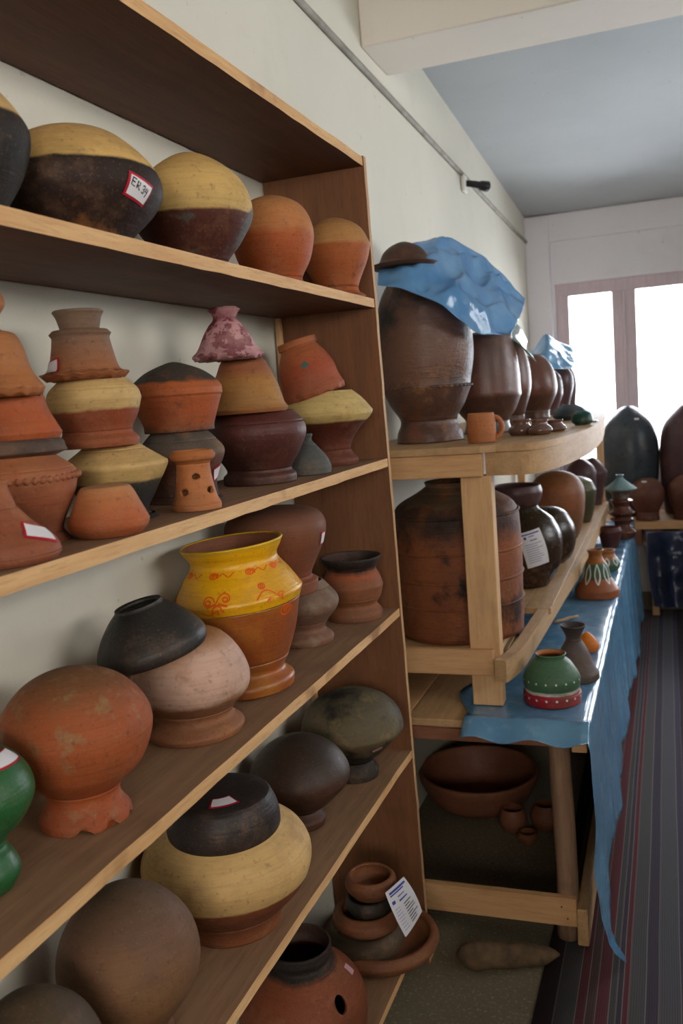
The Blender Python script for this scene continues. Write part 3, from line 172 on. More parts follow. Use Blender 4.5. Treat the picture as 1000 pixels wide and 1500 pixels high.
# clay palettes: b = colour by height fraction, m = mottling (colour, scale, low, high, strength),
# e = roughness of the borders between the painted zones
T = 'b4623c'
PAL = {
 'cream_black':   dict(b=[(0,'1d1a17'),(.66,'1d1a17'),(.69,'c9a36b'),(1,'cda972')], m=[('4a3a28',14,.5,.7,.35)], e=.02),
 'cream_soot':    dict(b=[(0,'15110f'),(.12,'2a1912'),(.56,'24150f'),(.585,'16140f'),(.605,'c8a160'),(1,'c49a64')], m=[('16120e',9,.56,.62,.12),('a5602c',11,.60,.66,.35)], e=.03),
 'cream_maroon':  dict(b=[(0,'4a1c14'),(.42,'54221a'),(.44,'b9985a'),(.75,'c7a262'),(1,'bd9559')], m=[('4a4840',9,.60,.64,.75),('7a3a20',30,.55,.75,.15)], e=.02),
 'orange_pale':   dict(b=[(0,'a3451f'),(.5,'b24f26'),(.6,'c07048'),(1,'bd7852')], m=[('8e3d1e',6,.45,.7,.4)], e=.1),
 'orange_smudge': dict(b=[(0,'ac512b'),(.6,'b45a32'),(.66,'bf8256'),(1,'b57b50')], m=[('33302a',7,.62,.68,.75),('8e3d1e',5,.45,.7,.3)], e=.04),
 'terracotta_worn': dict(b=[(0,'8f4530'),(.5,'a65238'),(1,'ab5f43')], m=[('6d4232',8,.4,.7,.6),('b87a5c',22,.5,.75,.35)], e=.15),
 'sooty_brown':   dict(b=[(0,'a5583a'),(.3,'5a4438'),(1,'58483e')], m=[('2e2722',18,.4,.65,.6)], e=.3),
 'orange_streak': dict(b=[(0,'b04a2a'),(1,'a84e30')], m=[('4a443d',9,.5,.6,.8),('c2603a',16,.5,.7,.3)], e=.1),
 'terracotta_pale': dict(b=[(0,'b0623c'),(.6,'b5704a'),(1,'ad5f3d')], m=[('8b4c33',7,.4,.75,.4),('c58a66',30,.55,.8,.3)], e=.1),
 'cream_charcoal': dict(b=[(0,'2b2b29'),(.50,'2f2e2b'),(.545,'b8985f'),(1,'c4a16a')], m=[('6a5a3a',9,.55,.7,.3)], e=.05),
 'cream_red':     dict(b=[(0,'9a4a2e'),(.52,'8e3e28'),(.57,'b89962'),(1,'c2a16a')], m=[('6e3222',9,.5,.7,.3)], e=.07),
 'terracotta_greytop': dict(b=[(0,'b25a38'),(.2,'a05a3a'),(.6,'6f5443'),(1,'6d5c4d')], m=[('8a5a42',7,.4,.7,.3)], e=.2),
 'orange_wash':   dict(b=[(0,'a34c2c'),(.35,'b35230'),(.8,'b86a48'),(1,'bb7b5c')], m=[('cf9a7a',8,.52,.72,.5),('7c3f2a',5,.5,.7,.35)], e=.15),
 'smoked':        dict(b=[(0,'4a2a20'),(.55,'5d3424'),(.7,'55483c'),(1,'4c4640')], m=[('b07044',6,.56,.66,.55),('22201f',7,.5,.65,.7)], e=.2),
 'orange_blacktop': dict(b=[(0,'3a2219'),(.12,'94401f'),(.3,'aa4826'),(.68,'b0522c'),(.72,'3a332d'),(1,'45403a')], m=[('c06038',14,.5,.7,.3),('2b2320',6,.6,.68,.5)], e=.06),
 'orange_matte':  dict(b=[(0,'bb6a44'),(1,'b4643e')], m=[('8e5038',14,.5,.75,.4)], e=.1),
 'maroon':        dict(b=[(0,'43211b'),(.4,'4b221d'),(1,'532823')], m=[('2b1715',7,.45,.7,.6),('6a3c30',30,.6,.8,.3)], e=.1, r=.5),
 'maroon_shiny':  dict(b=[(0,'5b2c28'),(1,'6a3a34')], m=[('3b1f20',10,.45,.7,.5)], e=.1, r=.22),
 'tan_orange':    dict(b=[(0,'a85c3a'),(.15,'ad7342'),(.55,'b0733f'),(.75,'97523a'),(1,'9a553c')], m=[('8a5030',9,.45,.7,.3)], e=.1),
 'pink_mottled':  dict(b=[(0,'b9868a'),(.72,'b98488'),(.8,'7d4048'),(1,'b07e80')], m=[('6a2a33',38,.50,.54,.85),('d0a6a2',9,.5,.7,.4)], e=.2),
 'grey_clay':     dict(b=[(0,'4a4c49'),(1,'474a49')], m=[('5a544a',9,.4,.7,.5)], e=.1),
 'cream_darkred': dict(b=[(0,'6b2c20'),(.42,'5c2219'),(.585,'5c2219'),(.61,'bfa468'),(1,'c2a76c')], m=[('7a5a38',24,.56,.7,.25)], e=.02),
 'red_spot':      dict(b=[(0,'a8503a'),(.5,'a9452f'),(1,'a8583a')], m=[('7c3f3c',9,.5,.7,.35),('c06a48',7,.5,.7,.4)], e=.1),
 'green_paint':   dict(b=[(0,'1a5228'),(1,'1c5c2e')], m=[('143f20',6,.4,.7,.4),('8a7a3c',40,.66,.70,.7)], e=.1, r=.42, s=.4),
 'orange_rough':  dict(b=[(0,'a04426'),(.25,'a84a28'),(.75,'a54c2b'),(.95,'8a5238'),(1,'84543c')], m=[('8a6f4a',40,.54,.66,.5),('7d3c24',5,.45,.7,.45)], e=.15, bp=.6),
 'pink_wash':     dict(b=[(0,'93553c'),(.36,'8a5540'),(.42,'b99582'),(.8,'c19d8a'),(.92,'b07252'),(1,'b06a48')], m=[('b0714e',8,.52,.66,.55),('8e5a42',30,.58,.7,.35)], e=.08),
 'black_clay':    dict(b=[(0,'22211f'),(1,'272624')], m=[('3a3833',14,.5,.7,.4),('6f6a5c',60,.7,.74,.5)], e=.1, r=.45, grooves=1),
 'yellow_paint':  dict(b=[(0,'a24d24'),(.4,'9d4824'),(.588,'9d4824'),(.594,'5d4a25'),(.602,'f0a206'),(.97,'f2a80c'),(.985,'c89c1e'),(1,'e0a818')], m=[('d8900c',6,.5,.7,.3),('4a4a38',60,.72,.76,.4)], e=.012, r=.35, s=.5),
 'dusty_brown':   dict(b=[(0,'7a5240'),(.4,'70503f'),(1,'735e4e')], m=[('8c7a66',26,.5,.7,.5),('54382c',6,.5,.7,.4)], e=.1),
 'red_brown':     dict(b=[(0,'8e4a34'),(.2,'8a4430'),(.7,'7c4230'),(1,'6e4836')], m=[('6a3a2c',6,.4,.7,.45)], e=.1),
 'red_charred':   dict(b=[(0,'8a4c34'),(.45,'8c4e36'),(.62,'8a4a32'),(.72,'a24a2c'),(.84,'1e1613'),(1,'2c2522')], m=[('6a4a3c',9,.45,.7,.5)], e=.16),
 'brown_round':   dict(b=[(0,'7e4c32'),(.3,'7c4e36'),(.8,'75513a'),(1,'584634')], m=[('54402f',4,.4,.7,.6),('96623e',6,.5,.75,.5)], e=.15),
 'olive_brown':   dict(b=[(0,'4c3a2a'),(1,'4a3c2b')], m=[('6a5236',14,.5,.75,.4)], e=.1),
 'cream_brownbase': dict(b=[(0,'87452a'),(.3,'7d3d26'),(.46,'7d3d26'),(.48,'bf9a62'),(1,'c29e66')], m=[('a8744a',10,.58,.72,.5)], e=.02),
 'black_lid':     dict(b=[(0,'241f1d'),(1,'27211f')], m=[('3a3230',10,.5,.7,.5)], e=.1, r=.5),
 'dark_brown':    dict(b=[(0,'4a2d20'),(.5,'4d3123'),(1,'3c3026')], m=[('2c221b',5,.45,.65,.7),('6a4030',16,.55,.75,.4)], e=.15, r=.5),
 'olive_soot':    dict(b=[(0,'25231f'),(.3,'2b2824'),(.45,'5f5238'),(1,'4c4636')], m=[('1e1c19',7,.5,.6,.85),('83704a',14,.55,.68,.55)], e=.15),
 'redbrown_blackrim': dict(b=[(0,'7c3a24'),(.8,'823c25'),(.84,'84402a'),(.87,'211a17'),(1,'1f1a18')], m=[('5c2c1e',5,.45,.7,.5)], e=.03),
 'dish_brown':    dict(b=[(0,'7f4630'),(1,'854a32')], m=[('5c3626',12,.45,.7,.5)], e=.1),
 'dish_dark':     dict(b=[(0,'84493a'),(1,'8a4e3e')], m=[('63382c',9,.45,.7,.5)], e=.1, r=.55),
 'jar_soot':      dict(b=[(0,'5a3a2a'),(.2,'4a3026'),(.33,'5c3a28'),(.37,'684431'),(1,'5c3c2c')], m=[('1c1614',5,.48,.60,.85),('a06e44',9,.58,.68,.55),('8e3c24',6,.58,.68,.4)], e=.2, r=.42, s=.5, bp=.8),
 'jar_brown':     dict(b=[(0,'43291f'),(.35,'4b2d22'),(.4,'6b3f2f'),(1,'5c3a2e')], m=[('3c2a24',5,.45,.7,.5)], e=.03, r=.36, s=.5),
 'jar_purple':    dict(b=[(0,'4a3234'),(1,'523a3a')], m=[('35262a',6,.45,.7,.5)], e=.1, r=.35),
 'jar_teal':      dict(b=[(0,'2c3a40'),(1,'31424a')], m=[('222c33',8,.45,.7,.5)], e=.1, r=.3),
 'jar_dark':      dict(b=[(0,'2c333a'),(1,'3a444a')], m=[('15181d',8,.45,.7,.4)], e=.1, r=.3),
 'jar_redbrown':  dict(b=[(0,'5a3028'),(1,'6e3e30')], m=[('4a2a24',8,.45,.7,.5)], e=.1, r=.5),
 'jar_gloss':     dict(b=[(0,'2e1f18'),(.6,'35271d'),(1,'3c3526')], m=[('1c1512',5,.45,.7,.6)], e=.2, r=.22),
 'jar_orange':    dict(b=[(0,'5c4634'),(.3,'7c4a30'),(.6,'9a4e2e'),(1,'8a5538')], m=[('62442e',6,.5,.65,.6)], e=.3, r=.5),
 'jar_olive':     dict(b=[(0,'3a3828'),(.6,'454330'),(1,'6c6a4c')], m=[('2b2a1f',8,.45,.7,.5)], e=.1, r=.3),
 'barrel':        dict(b=[(0,'82432c'),(.62,'8e4a2e'),(.72,'3a241c'),(.86,'3c2a21'),(.88,'5c4c3a'),(1,'4a4034')], m=[('17110f',6,.56,.64,.75),('b86238',9,.5,.7,.35),('74382a',14,.5,.7,.35)], e=.1, r=.6, bp=.8),
 'shiny_brown':   dict(b=[(0,'5c4034'),(1,'6c4c40')], m=[('3c2a26',14,.45,.7,.5)], e=.1, r=.12, s=.8),
 'green_dark':    dict(b=[(0,'13423a'),(1,'16483e')], m=[('0c2c28',9,.45,.7,.4)], e=.1, r=.3),
 'green_red':     dict(b=[(0,'9c1f2c'),(.245,'9c1f2c'),(.25,'c9c6b8'),(.31,'c9c6b8'),(.315,'3f6448'),(1,'46694c')], m=[('2f4c38',9,.5,.7,.4)], e=.03, r=.45),
 'grey_brown_vase': dict(b=[(0,'4a4440'),(.4,'5c4a42'),(.62,'504644'),(1,'3f3636')], m=[('8a4c34',7,.6,.7,.6),('2f2b2b',12,.5,.7,.4)], e=.1, r=.5),
 'bright_orange': dict(b=[(0,'e06a1c'),(1,'e57a24')], m=[('c8561a',20,.5,.7,.3)], e=.1, r=.5),
 'petal_paint':   dict(b=[(0,'a8553a'),(.38,'ab5a3e'),(.42,'2c5a42'),(.7,'2c5a44'),(.75,'b0602f'),(1,'9a5a38')], m=[('7c3f30',9,.5,.7,.3)], e=.12, r=.4),
 'petal_paint2':  dict(b=[(0,'2c5a42'),(.5,'305e48'),(.6,'b0602f'),(1,'a05c38')], m=[('22483a',9,.5,.7,.3)], e=.2, r=.4),
 'teal_pale':     dict(b=[(0,'56423c'),(.35,'5a463e'),(.42,'6f8a88'),(1,'5f7d80')], m=[('8fa8a8',14,.5,.7,.4)], e=.05, r=.3),
 'mug_orange':    dict(b=[(0,'b4623e'),(1,'b86844')], m=[('9c5236',12,.5,.7,.4)], e=.1, r=.6),
}
_mc = {}
def clay(key, H):
    k = (key, round(H, 3))
    if k in _mc: return _mc[k]
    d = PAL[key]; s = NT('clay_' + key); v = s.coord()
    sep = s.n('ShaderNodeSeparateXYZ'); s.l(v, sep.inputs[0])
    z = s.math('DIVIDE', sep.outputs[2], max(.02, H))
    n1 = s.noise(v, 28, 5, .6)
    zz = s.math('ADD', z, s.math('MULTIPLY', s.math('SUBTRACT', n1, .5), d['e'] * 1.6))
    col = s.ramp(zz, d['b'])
    col = s.mix(s.math('MULTIPLY', s.thr(s.noise(v, 5.5, 6, .65), .48, .66), .32), col, '3e291e')
    col = s.mix(s.math('MULTIPLY', s.thr(s.noise(v, 11, 5, .7), .55, .75), .16), col, 'c79a74')
    for i, (c, sc, lo, hi, st) in enumerate(d['m']):
        vv = s.n('ShaderNodeVectorMath', operation='ADD'); s.l(v, vv.inputs[0]); vv.inputs[1].default_value = (i * 3.1 + len(key), i * 1.7, H * 9)
        f = s.math('MULTIPLY', s.thr(s.noise(vv.outputs[0], sc, 6, .62), lo, hi), st)
        col = s.mix(f, col, c)
    # fine dust, specks and scuffs
    col = s.mix(s.math('MULTIPLY', s.thr(s.noise(v, 260, 2), .62, .72), d.get('dust', .10)), col, 'c8a88a')
    col = s.mix(s.math('MULTIPLY', s.thr(s.noise(v, 120, 3), .60, .72), .35), col, '2a1c16')
    st = s.coord('Object', (12, 12, 160)); ring = s.noise(st, 1.6, 3)
    col = s.mix(s.math('MULTIPLY', s.thr(ring, .45, .7), .16), col, '3a2318')
    bp = d.get('bp', .35)
    h = s.math('ADD', s.math('MULTIPLY', s.noise(v, 90, 5, .6), .7), s.math('MULTIPLY', ring, .6))
    h = s.math('ADD', h, s.math('MULTIPLY', s.noise(v, 18, 3), 1.6 * bp))
    s.bump(h, min(1, bp + .15), .0022)
    r = d.get('r', .66)
    rr = s.math('ADD', s.math('MULTIPLY', s.noise(v, 35, 3), .28), r - .12)
    m = s.fin(col, rr, d.get('s', .3)); _mc[k] = m
    return m

for d in PAL.values():      # a little less pink, a little more earth
    def earthy(h):
        r, g, b = (int(h[i:i+2], 16) for i in (0, 2, 4))
        if r > g >= b and r - b > 35 and r - g > 45: g = (g+(r-g)*.05)*.95; b *= .87; r *= .91
        return '%02x%02x%02x' % (int(r), int(g), int(b))
    d['b'] = [(p, earthy(c)) for p, c in d['b']]
    d['m'] = [(earthy(c), s_, lo, hi, min(1, st*1.25)) for c, s_, lo, hi, st in d['m']]
# ---- wood, plaster, cloth
def wood(name, a, b, dark, axis=1, scale=1., rough=.65, knots=.35, spec=.25):
    s = NT(name)
    sc = [22 * scale] * 3; sc[axis] = 1.6 * scale
    v = s.coord('Object', tuple(sc)); o = s.coord()
    f = s.noise(v, 2.2, 6, .6)
    col = s.mix(s.thr(f, .3, .7), a, b)
    fine = s.noise(v, 9, 4, .7)
    col = s.mix(s.math('MULTIPLY', s.thr(fine, .5, .75), .45), col, dark)
    kn = s.thr(s.noise(o, 5.5, 3), .62, .72)
    col = s.mix(s.math('MULTIPLY', kn, knots), col, dark)
    s.bump(s.math('ADD', fine, f), .25, .002)
    return s.fin(col, rough, spec)
M = {}
M['ply'] = wood('varnished_plywood', '6a442b', '573622', '362015', 1, .8, .6, .3)
M['ply_top'] = wood('dusty_shelf_top', '8c6b50', '795a42', '573f2d', 1, .8, .75, .25, .15)
M['ply_up'] = wood('varnished_side_plywood', '7a5034', '66422c', '40281c', 2, .8, .5, .35)
M['raw'] = wood('raw_board_edge', 'd0a876', 'bd9060', '7d5632', 1, 1.2, .7, .8)
M['raw_up'] = wood('raw_panel_edge', 'bd9a70', 'ad875c', '826040', 2, 1.2, .7, .5)
M['pine_x'] = wood('planed_pine_across', 'c79d70', 'b88a5e', '86603f', 0, 1, .6, .35)
M['pine_y'] = wood('planed_pine_along', 'b8946a', 'a4815a', '70543a', 1, 1, .6, .4)
M['pine_z'] = wood('planed_pine_upright', 'cfa778', 'c0966a', '8f6a46', 2, 1, .6, .25)
M['rough_x'] = wood('rough_reddish_rail', '8a5c42', '754a36', '4a2e22', 0, 1, .75, .5)
M['log_z'] = wood('round_log', '94755c', '7a5d49', '4c382c', 2, .8, .8, .4)

def plaster(name, a, b, stain=None):
    s = NT(name); v = s.coord()
    col = s.mix(s.thr(s.noise(v, 1.3, 5), .3, .7), a, b)
    col = s.mix(s.math('MULTIPLY', s.thr(s.noise(v, 3.5, 6, .7), .55, .8), .35), col, stain or b)
    col = s.mix(s.math('MULTIPLY', s.thr(s.noise(v, 30, 2), .72, .76), .3), col, '8a7a66')
    s.bump(s.math('ADD', s.noise(v, 12, 5), s.math('MULTIPLY', s.noise(v, 90, 3), .3)), .18, .006)
    return s.fin(col, .85, .15)
M['wall'] = plaster('wall_paint', 'cfcbbd', 'c5c1b2', 'b5b1a1')
M['wall_e'] = plaster('glare_white_end_wall', 'e6e3e6', 'dedbe0', 'cbc8cc')  # near-white because the window glare is put into the wall colour
M['wall_r'] = plaster('tan_wall_paint', '6c6052', '605548', '544a3e')
M['ceil'] = plaster('ceiling_paint', 'b4b8b9', 'a9aeb0', '9ca1a2')
M['beam'] = plaster('beam_paint', 'ebe3d7', 'e2dace', 'c4b9aa')
M['conduit'] = plain('conduit_paint', '9a958a', .7, .2, ('7a756a', 8))
M['white_plastic'] = plain('white_plastic', 'd8d4ca', .4)
M['black_plastic'] = plain('black_plastic', '1c1b1d', .4)
M['frame'] = wood('window_frame_wood', 'd4c2c6', 'c8b6bc', 'a8949c', 2, 1, .5, .2)  # pale tint paints the window's glare onto the frame wood

s = NT('terrazzo_floor'); v = s.coord()
c_ = s.mix(s.thr(s.noise(v, 3, 4), .3, .7), '6f6450', '5f5644')
c_ = s.mix(s.math('MULTIPLY', s.thr(s.noise(v, 120, 2), .58, .66), .45), c_, 'a3977c')
c_ = s.mix(s.math('MULTIPLY', s.thr(s.noise(v, 90, 3), .6, .7), .4), c_, '3b3428')
s.bump(s.noise(v, 60, 3), .1, .001); M['floor'] = s.fin(c_, .55, .3)

# striped woven rug: stripes run down the room
s = NT('striped_rug_weave'); v = s.coord()
sep = s.n('ShaderNodeSeparateXYZ'); s.l(v, sep.inputs[0]); x = sep.outputs[0]
wob = s.math('MULTIPLY', s.math('SUBTRACT', s.noise(v, 2, 2), .5), .006)
x = s.math('ADD', x, wob)
x0_ = s.math('ADD', x, .345)
fr = s.math('FRACT', s.math('DIVIDE', x0_, .36))
edges = [(-.345,'3c3335'),(-.294,'4f4e4e'),(-.2455,'613438'),(-.223,'53423f'),(-.201,'613438'),(-.171,'4b4a4b'),(-.155,'443d46'),(-.141,'633035'),(-.127,'555352'),(-.0885,'4a424c'),(-.058,'5a585a'),(-.008,'4c4552')]
st = []
for q_, (xx, cc) in enumerate(edges):
    p_ = (xx+.345)/.36; st.append((p_, cc))
col = s.ramp(fr, st, 'CONSTANT')
ln = None                      # thin pale yarns at the borders of the bands
for xx, cc in edges:
    d_ = s.math('ABSOLUTE', s.math('SUBTRACT', fr, (xx+.345)/.36)); q_ = s.math('LESS_THAN', d_, .0042)
    ln = q_ if ln is None else s.math('MAXIMUM', ln, q_)
col = s.mix(s.math('MULTIPLY', ln, .5), col, '8f867c')
fl2 = s.math('FRACT', s.math('DIVIDE', x, .0058))
col = s.mix(s.math('MULTIPLY', s.math('LESS_THAN', fl2, .3), .35), col, '232428')
wv = s.coord('Object', (600, 900, 1))
wn = s.noise(wv, 1, 2)
col = s.mix(s.math('MULTIPLY', s.thr(wn, .5, .8), .35), col, '77737a')
s.bump(s.math('ADD', wn, fl2), .35, .002); M['rug'] = s.fin(col, .95, .08)

def plastic(name, a, b, rough=.25, trans=.35, alpha=1., bumpsc=45):
    s = NT(name); v = s.coord()
    col = s.mix(s.thr(s.noise(v, 7, 4), .3, .7), a, b)
    s.bump(s.math('ADD', s.noise(v, bumpsc, 3), s.math('MULTIPLY', s.noise(v, 9, 4), 2.)), .5, .004)
    s.fin(col, rough, .6)
    s.b.inputs['Transmission Weight'].default_value = 0
    tl = s.n('ShaderNodeBsdfTranslucent'); s.l(col, tl.inputs[0])
    mx = s.n('ShaderNodeMixShader'); mx.inputs[0].default_value = trans
    s.l(s.b.outputs[0], mx.inputs[1]); s.l(tl.outputs[0], mx.inputs[2])
    o = mx.outputs[0]
    if alpha < 1:
        tp = s.n('ShaderNodeBsdfTransparent'); m2 = s.n('ShaderNodeMixShader'); m2.inputs[0].default_value = alpha
        s.l(tp.outputs[0], m2.inputs[1]); s.l(o, m2.inputs[2]); o = m2.outputs[0]
    s.l(o, s.out.inputs[0]); return s.m
M['tarp'] = plastic('blue_plastic_sheet', '8cc0e6', '62a0d6', .10, .45, .80, 10)
M['tarp_pale'] = plastic('pale_blue_plastic_sheet', '8ec0dc', '5fa2cc', .25, .4, .95)
M['tarp_white'] = plastic('clear_white_plastic', 'c8d4cc', 'a8bcb8', .2, .4, .95)
M['purple_cloth'] = plastic('dark_blue_violet_plastic', '34384f', '22283c', .25, .1)
# woven blue table plastic
s = NT('blue_table_plastic'); v = s.coord()
col = s.mix(s.thr(s.noise(v, 4, 4), .3, .7), '5f8dab', '4a799d')
col = s.mix(s.math('MULTIPLY', s.thr(s.noise(v, 25, 4), .5, .75), .35), col, '8fb2c0')
w1 = s.n('ShaderNodeTexWave'); w1.inputs['Scale'].default_value = 60; s.l(v, w1.inputs[0]); w1.bands_direction = 'X'
w2 = s.n('ShaderNodeTexWave'); w2.inputs['Scale'].default_value = 60; s.l(v, w2.inputs[0]); w2.bands_direction = 'Y'
hh = s.math('ADD', s.math('MULTIPLY', s.math('ADD', w1.outputs[1], w2.outputs[1]), .25), s.math('MULTIPLY', s.noise(v, 22, 4), 1.2))
s.bump(hh, .3, .002); M['table_plastic'] = s.fin(col, .2, .9)

# clear window glass: light passes, faint reflection
s = NT('window_glass')
tp = s.n('ShaderNodeBsdfTransparent'); gl = s.n('ShaderNodeBsdfGlossy'); gl.inputs['Roughness'].default_value = .02
fr_ = s.n('ShaderNodeFresnel'); fr_.inputs[0].default_value = 1.45
mx = s.n('ShaderNodeMixShader'); s.l(fr_.outputs[0], mx.inputs[0]); s.l(tp.outputs[0], mx.inputs[1]); s.l(gl.outputs[0], mx.inputs[2])
s.l(mx.outputs[0], s.out.inputs[0]); M['glass'] = s.m

M['paper'] = plain('white_paper', 'd3d0d2', .7, .2)
M['red_border'] = plain('red_tag_border', 'a8182c', .6, .2)
M['ink'] = plain('black_ink', '181414', .7, .1)
M['blue_ink'] = plain('blue_print', '3d4690', .7, .1)
M['pink_paper'] = plain('pink_tag_paper', 'b58a90', .7, .2)
M['paint_red'] = plain('orange_red_paint', 'd0560a', .5, .3)
M['paint_white'] = plain('white_paint_dots', 'd5d5cc', .5, .3)
M['paint_green'] = plain('green_paint_spot', '3c5a50', .6, .3)
M['nail'] = plain('dark_nail_heads', '2a2320', .5, .3)

# ------------------------------------------------------------------ mesh helpers
def mesh_obj(name, bm, mats, parent=None, smooth=True, loc=None):
    me = bpy.data.meshes.new(name); bm.to_mesh(me); bm.free()
    for m in (mats if isinstance(mats, (list, tuple)) else [mats]): me.materials.append(m)
    if smooth:
        for p in me.polygons: p.use_smooth = True
    o = bpy.data.objects.new(name, me); C.objects.link(o)
    if parent: o.parent = parent
    if loc: o.location = loc
    return o
def empty(name, loc=(0, 0, 0)):
    o = bpy.data.objects.new(name, None); C.objects.link(o); o.location = loc; o.empty_display_size = .05
    return o
def tag(o, label, cat, group=None):
    o['label'] = label; o['category'] = cat
    if group: o['group'] = group
    return o
def struct(o): o['kind'] = 'structure'; return o
def box(bm, x0, x1, y0, y1, z0, z1, mi=0, bev=0):
    vs = [bm.verts.new(p) for p in [(x0,y0,z0),(x1,y0,z0),(x1,y1,z0),(x0,y1,z0),(x0,y0,z1),(x1,y0,z1),(x1,y1,z1),(x0,y1,z1)]]
    fs = [bm.faces.new([vs[i] for i in q]) for q in [(3,2,1,0),(4,5,6,7),(0,1,5,4),(1,2,6,5),(2,3,7,6),(3,0,4,7)]]
    for f in fs: f.material_index = mi
    if bev:
        es = list({e for f in fs for e in f.edges})
        bmesh.ops.bevel(bm, geom=es, offset=bev, segments=2, affect='EDGES', profile=.5)
    return fs
def boxobj(name, b, mat, parent=None, bev=.002, subs=None):
    bm = bmesh.new(); box(bm, *b, bev=bev)
    return mesh_obj(name, bm, mat, parent, smooth=False)
def sweep(bm, pts, w, h, mi=0):
    """board swept along a horizontal polyline of (x, y, zbottom); w = width to the left side, h = height"""
    prev = None
    for i, (x, y, z) in enumerate(pts):
        a = Vector(pts[max(0, i-1)]); b = Vector(pts[min(len(pts)-1, i+1)])
        d = (b - a).normalized(); nrm = Vector((-d.y, d.x, 0)).normalized()
        r = [bm.verts.new(q) for q in [(x, y, z), (x + nrm.x*w, y + nrm.y*w, z), (x + nrm.x*w, y + nrm.y*w, z+h), (x, y, z+h)]]
        if prev:
            for k in range(4): f = bm.faces.new([prev[k], prev[(k+1)%4], r[(k+1)%4], r[k]]); f.material_index = mi
        else: bm.faces.new(r[::-1])
        prev = r
    bm.faces.new(prev)
def tube(bm, pts, rad, seg=10, mi=0):
    rings = []
    for i, p in enumerate(pts):
        p = Vector(p); a = Vector(pts[max(0, i-1)]); b = Vector(pts[min(len(pts)-1, i+1)]); d = (b - a).normalized()
        u = d.orthogonal().normalized() if i == 0 else (u - d * u.dot(d)).normalized()
        w = d.cross(u); r = rad[i] if isinstance(rad, list) else rad
        rings.append([bm.verts.new(p + (u*math.cos(t)+w*math.sin(t))*r) for t in [2*PI*k/seg for k in range(seg)]])
    for a, b in zip(rings, rings[1:]):
        for k in range(seg): bm.faces.new([a[k], a[(k+1)%seg], b[(k+1)%seg], b[k]]).material_index = mi
    bm.faces.new(rings[0][::-1]); bm.faces.new(rings[-1])

# ------------------------------------------------------------------ pots
def sample(kn, n=7):
    pts = []; idx = []
    for i in range(len(kn)-1):
        p1, p2 = kn[i], kn[i+1]
        p0 = kn[i-1] if i > 0 and not p1[2] else None
        p3 = kn[i+2] if i+2 < len(kn) and not p2[2] else None
        m1 = ((p2[0]-p0[0])/2, (p2[1]-p0[1])/2) if p0 else (p2[0]-p1[0], p2[1]-p1[1])
        m2 = ((p3[0]-p1[0])/2, (p3[1]-p1[1])/2) if p3 else (p2[0]-p1[0], p2[1]-p1[1])
        if p2[1] == 0: m2 = (0, p2[1]-p1[1])
        idx.append(len(pts))
        for j in range(n):
            t = j/n; a = 2*t**3-3*t*t+1; b = t**3-2*t*t+t; c = -2*t**3+3*t*t; d = t**3-t*t
            pts.append((a*p1[0]+b*m1[0]+c*p2[0]+d*m2[0], max(.0004, a*p1[1]+b*m1[1]+c*p2[1]+d*m2[1])))
    idx.append(len(pts)); pts.append((kn[-1][0], max(.0004, kn[-1][1])))
    return pts, idx
SEG = 72
def surf_point(S, s_arc, th, off):
    """point on the profile at arc length s_arc"""
    acc = 0
    for (h0, r0), (h1, r1) in zip(S, S[1:]):
        L = math.hypot(h1-h0, r1-r0)
        if acc + L >= s_arc or (h1, r1) == S[-1]:
            t = min(1, max(0, (s_arc-acc)/max(L, 1e-9))); h = h0+(h1-h0)*t; r = r0+(r1-r0)*t
            n = Vector((h1-h0, -(r1-r0))).normalized() if L > 0 else Vector((1, 0))
            # outward normal in (r,h): (dh, -dr)
            r *= 1 + .006*math.sin(2*th+r*40) + .004*math.sin(3*th+h*30)
            return Vector(((r + n.x*off)*math.cos(th), (r + n.x*off)*math.sin(th), h + n.y*off)), r
        acc += L
def arc_at(S, h, r_hint=None):
    acc = 0; best = None
    for (h0, r0), (h1, r1) in zip(S, S[1:]):
        L = math.hypot(h1-h0, r1-r0)
        if (h0-h)*(h1-h) <= 0 and h0 != h1:
            t = (h-h0)/(h1-h0); r = r0+(r1-r0)*t
            if best is None or r > best[1]: best = (acc+L*t, r)
        acc += L
    return best if best else (acc*.5, .05)
def patch(bm, S, th0, s0, w, h, roll, off, mi, nu=8, nv=6, du=0, dv=0):
    _, r0 = surf_point(S, s0, th0, 0); g = []
    cr, sr = math.cos(roll), math.sin(roll)
    for j in range(nv+1):
        row = []
        for i in range(nu+1):
            u = (i/nu-.5)*w+du; v = (j/nv-.5)*h+dv
            uu = u*cr - v*sr; vv = u*sr + v*cr
            p, _ = surf_point(S, s0+vv, th0+uu/max(r0, .01), off); row.append(bm.verts.new(p))
        g.append(row)
    for j in range(nv):
        for i in range(nu): bm.faces.new([g[j][i], g[j][i+1], g[j+1][i+1], g[j+1][i]]).material_index = mi
def ribbon(bm, S, th0, s0, pts, w, off, mi, roll=0):
    _, r0 = surf_point(S, s0, th0, 0); cr, sr = math.cos(roll), math.sin(roll); prev = None
    n = len(pts)
    for i, (u, v) in enumerate(pts):
        a = pts[max(0, i-1)]; b = pts[min(n-1, i+1)]; dx, dy = b[0]-a[0], b[1]-a[1]; L = math.hypot(dx, dy) or 1
        nx, ny = -dy/L*w/2, dx/L*w/2; q = []
        for sx in (1, -1):
            uu, vv = u+nx*sx, v+ny*sx; u2, v2 = uu*cr-vv*sr, uu*sr+vv*cr
            q.append(bm.verts.new(surf_point(S, s0+v2, th0+u2/max(r0, .01), off)[0]))
        if prev: bm.faces.new([prev[0], prev[1], q[1], q[0]]).material_index = mi
        prev = q
